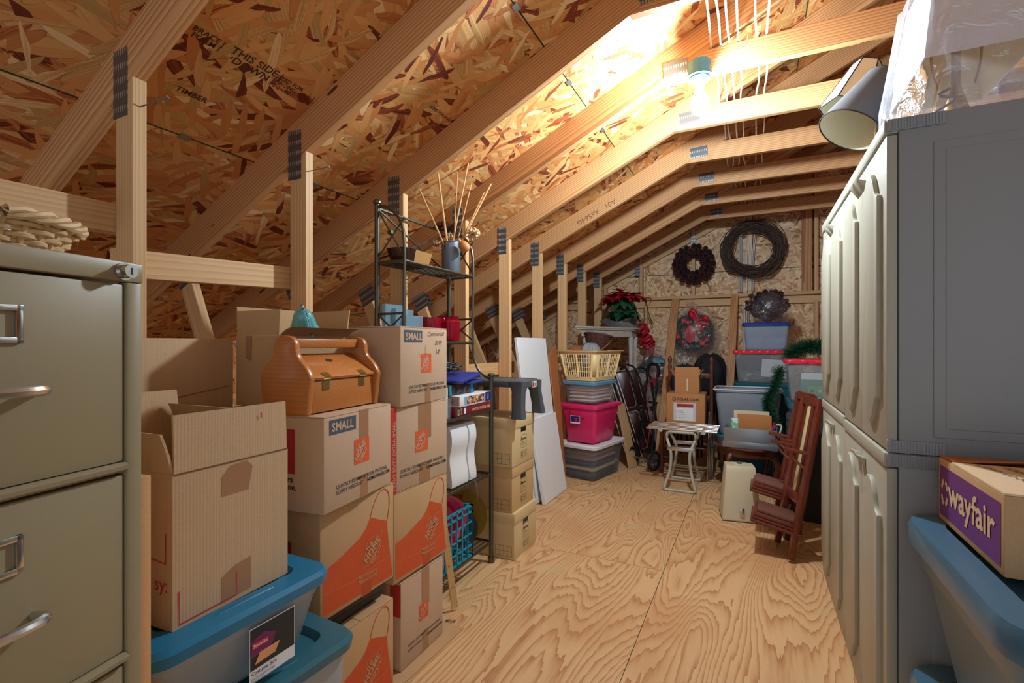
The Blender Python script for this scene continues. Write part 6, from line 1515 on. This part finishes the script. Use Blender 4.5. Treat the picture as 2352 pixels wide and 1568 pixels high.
for q in ([(0.06, -.09, .12), (.0, -.13, .18), (-.03, -.11, .24), (.03, -.10, .22), (.06, -.09, .12)], [(0.06, -.09, .12), (.13, -.13, .16), (.17, -.12, .12), (.12, -.10, .09), (.06, -.09, .12)]): ribbon(q, .055, xw, wdir=(.5, 0, .86))
ribbon([(.05, -.10, .11), (.10, -.13, .02), (.07, -.12, .0)], .06, xw, wdir=(.8, 0, .5))
xl = G().loft([[(.055*math.cos(a)*f-.02, -.095-.015*s2, .10*math.sin(a)*f-.03) for a in [2*math.pi*i/16 for i in range(16)]] for f, s2 in ((.01, 1), (1, .3), (.01, 0))], False, False).obj('red_leaf', RIB, xw, smooth=True)
bag('plastic_bag', 'clear plastic bag hanging around the red bow wreath', [(cx2.x-.06, 6.03, cx2.z-.36, .27, .10), (cx2.x-.03, 6.03, cx2.z-.25, .28, .13), (cx2.x, 6.02, cx2.z-.08, .29, .15), (cx2.x, 6.02, cx2.z+.08, .27, .15), (cx2.x, 6.03, cx2.z+.2, .20, .12), (cx2.x-.01, 6.05, cx2.z+.29, .09, .07), (cx2.x-.04, 6.08, cx2.z+.34, .025, .025), (cx2.x-.05, 6.10, cx2.z+.40, .05, .03)], 9, None, .02)
# bagged wreath leaning low on a carton
pbox('cardboard_box', 'plain brown carton on the floor behind the folded chairs', -1.25, -.92, 5.78, 6.12, 0, .62, KRAFT)
c3 = Vector((-1.04, 5.95, .885))
gw = thing('green_wreath', 'dark green wreath with red flowers in a bag behind the luggage cart', 'wreath', c3)
needle_ring(gw, .15, .085, 2200, FIR, 8)
lrx = leaf_mesh(.11, .05, REDB, .3, name='red_petal')
for k in range(9):
    a = -1.2+.35*k; link('red_petal', lrx, gw, (-.15+.03*k, -.10, -.12+.02*(k % 3)), (R(60), R(k*40), 0))
bag('plastic_bag', 'clear bag with a blue label around the low green wreath', [(c3.x, 5.95, .63, .20, .10), (c3.x, 5.95, .72, .26, .14), (c3.x, 5.95, .9, .27, .15), (c3.x, 5.95, 1.06, .23, .13), (c3.x, 5.96, 1.15, .12, .08), (c3.x, 5.97, 1.19, .02, .02)], 12, None, .018)
lbq = oy(1514, 830, 5.79); lb_ = G().box(-.055, .055, -.001, .001, -.016, .016).obj('blue_label', plain('label_cyan', (70, 150, 176), .5), None, lbq); tag(lb_, 'pale blue label on the bag behind the luggage cart', 'label')
# brown wreath in a bag on the cobalt tub
c4 = Vector((.13, 5.47, 1.60))
bw = thing('brown_wreath', 'bushy brown wreath in a clear bag on the cobalt lidded tub', 'wreath', c4)
BRS = plain('brown_sprig', (74, 48, 38), .8, var=.5, scale=50); needle_ring(bw, .095, .07, 4200, BRS, 14, .9)
for k in range(60):
    a = 2.399*k; q_ = .16*math.sqrt((k+.5)/60); o = link('pinecone', cms[k % 2], bw, (q_*1.1*math.cos(a), -.06-.03*math.cos(q_*9), q_*.9*math.sin(a))); o.rotation_euler = (random.uniform(0, 6), random.uniform(0, 6), 0); o.scale = (.8, .8, .8)
bag('plastic_bag', 'clear bag around the bushy brown wreath on the cobalt tub', [(.13, 5.47, 1.434, .16, .12), (.13, 5.47, 1.48, .205, .15), (.13, 5.47, 1.58, .215, .155), (.13, 5.47, 1.68, .17, .13), (.13, 5.47, 1.73, .11, .08), (.13, 5.47, 1.765, .03, .025), (.12, 5.47, 1.775, .004, .004)], 15, None, .02)
# red velvet bow hanging from the stand edge
c5 = oy(1480, 772, 6.12)
rb_ = thing('red_bow', 'long curly red ribbon bow hanging on the end wall', 'bow', c5)
for k in range(9):
    z = .16-.035*k; x = -.06+.017*k; ribbon([(x, -.03, z), (x-.06+.03*math.sin(k*2.1), -.09, z+.03), (x-.02, -.12, z-.03+.02*math.cos(k*3)), (x+.05, -.10+.02*math.sin(k), z+.02), (x+.07-.03*math.cos(k*1.7), -.05, z-.02), (x, -.03, z-.03)], .035, rb_, wdir=(.6*math.sin(k*1.9), .3*math.cos(k), 1))
ribbon([(.04, -.04, -.1), (.10, -.06, -.18), (.09, -.05, -.27)], .05, rb_, 'ribbon_tail', (1, 0, .2)); ribbon([(.0, -.04, -.08), (.05, -.07, -.2), (.03, -.05, -.28)], .045, rb_, 'ribbon_tail', (1, 0, .2))
# wall hook rod
hk = thing('hook_rod', 'thin rusty hook rod hanging beside the poinsettia', 'hook', oy(1487, 690, 6.17))
RUST = plain('rusty_iron', (120, 74, 50), .6, .4)
bent([(.04, -.03, -.03), (.05, -.03, .02), (.0, -.03, .03), (-.02, 0, .0), (.05, 0, -.28), (.07, 0, -.34)], .005, 'rod', RUST, hk); bent([(-.02, .0, .0), (.02, .0, -.17), (.075, 0, -.30)], .004, 'rod', RUST, hk)
# small debris on the floor
db = G(); random.seed(2)
for a in range(3): db.tube(bez([(.02*math.cos(a*2+q), .012*math.sin(a*2+q*1.3), .003+.002*a) for q in range(6)], 4), .0009, 4)
tag(db.obj('wire_scrap', BLACK, None, tuple(fl(1035, 1428))), 'tiny tangle of black wire on the floor by the yardstick', 'wire')
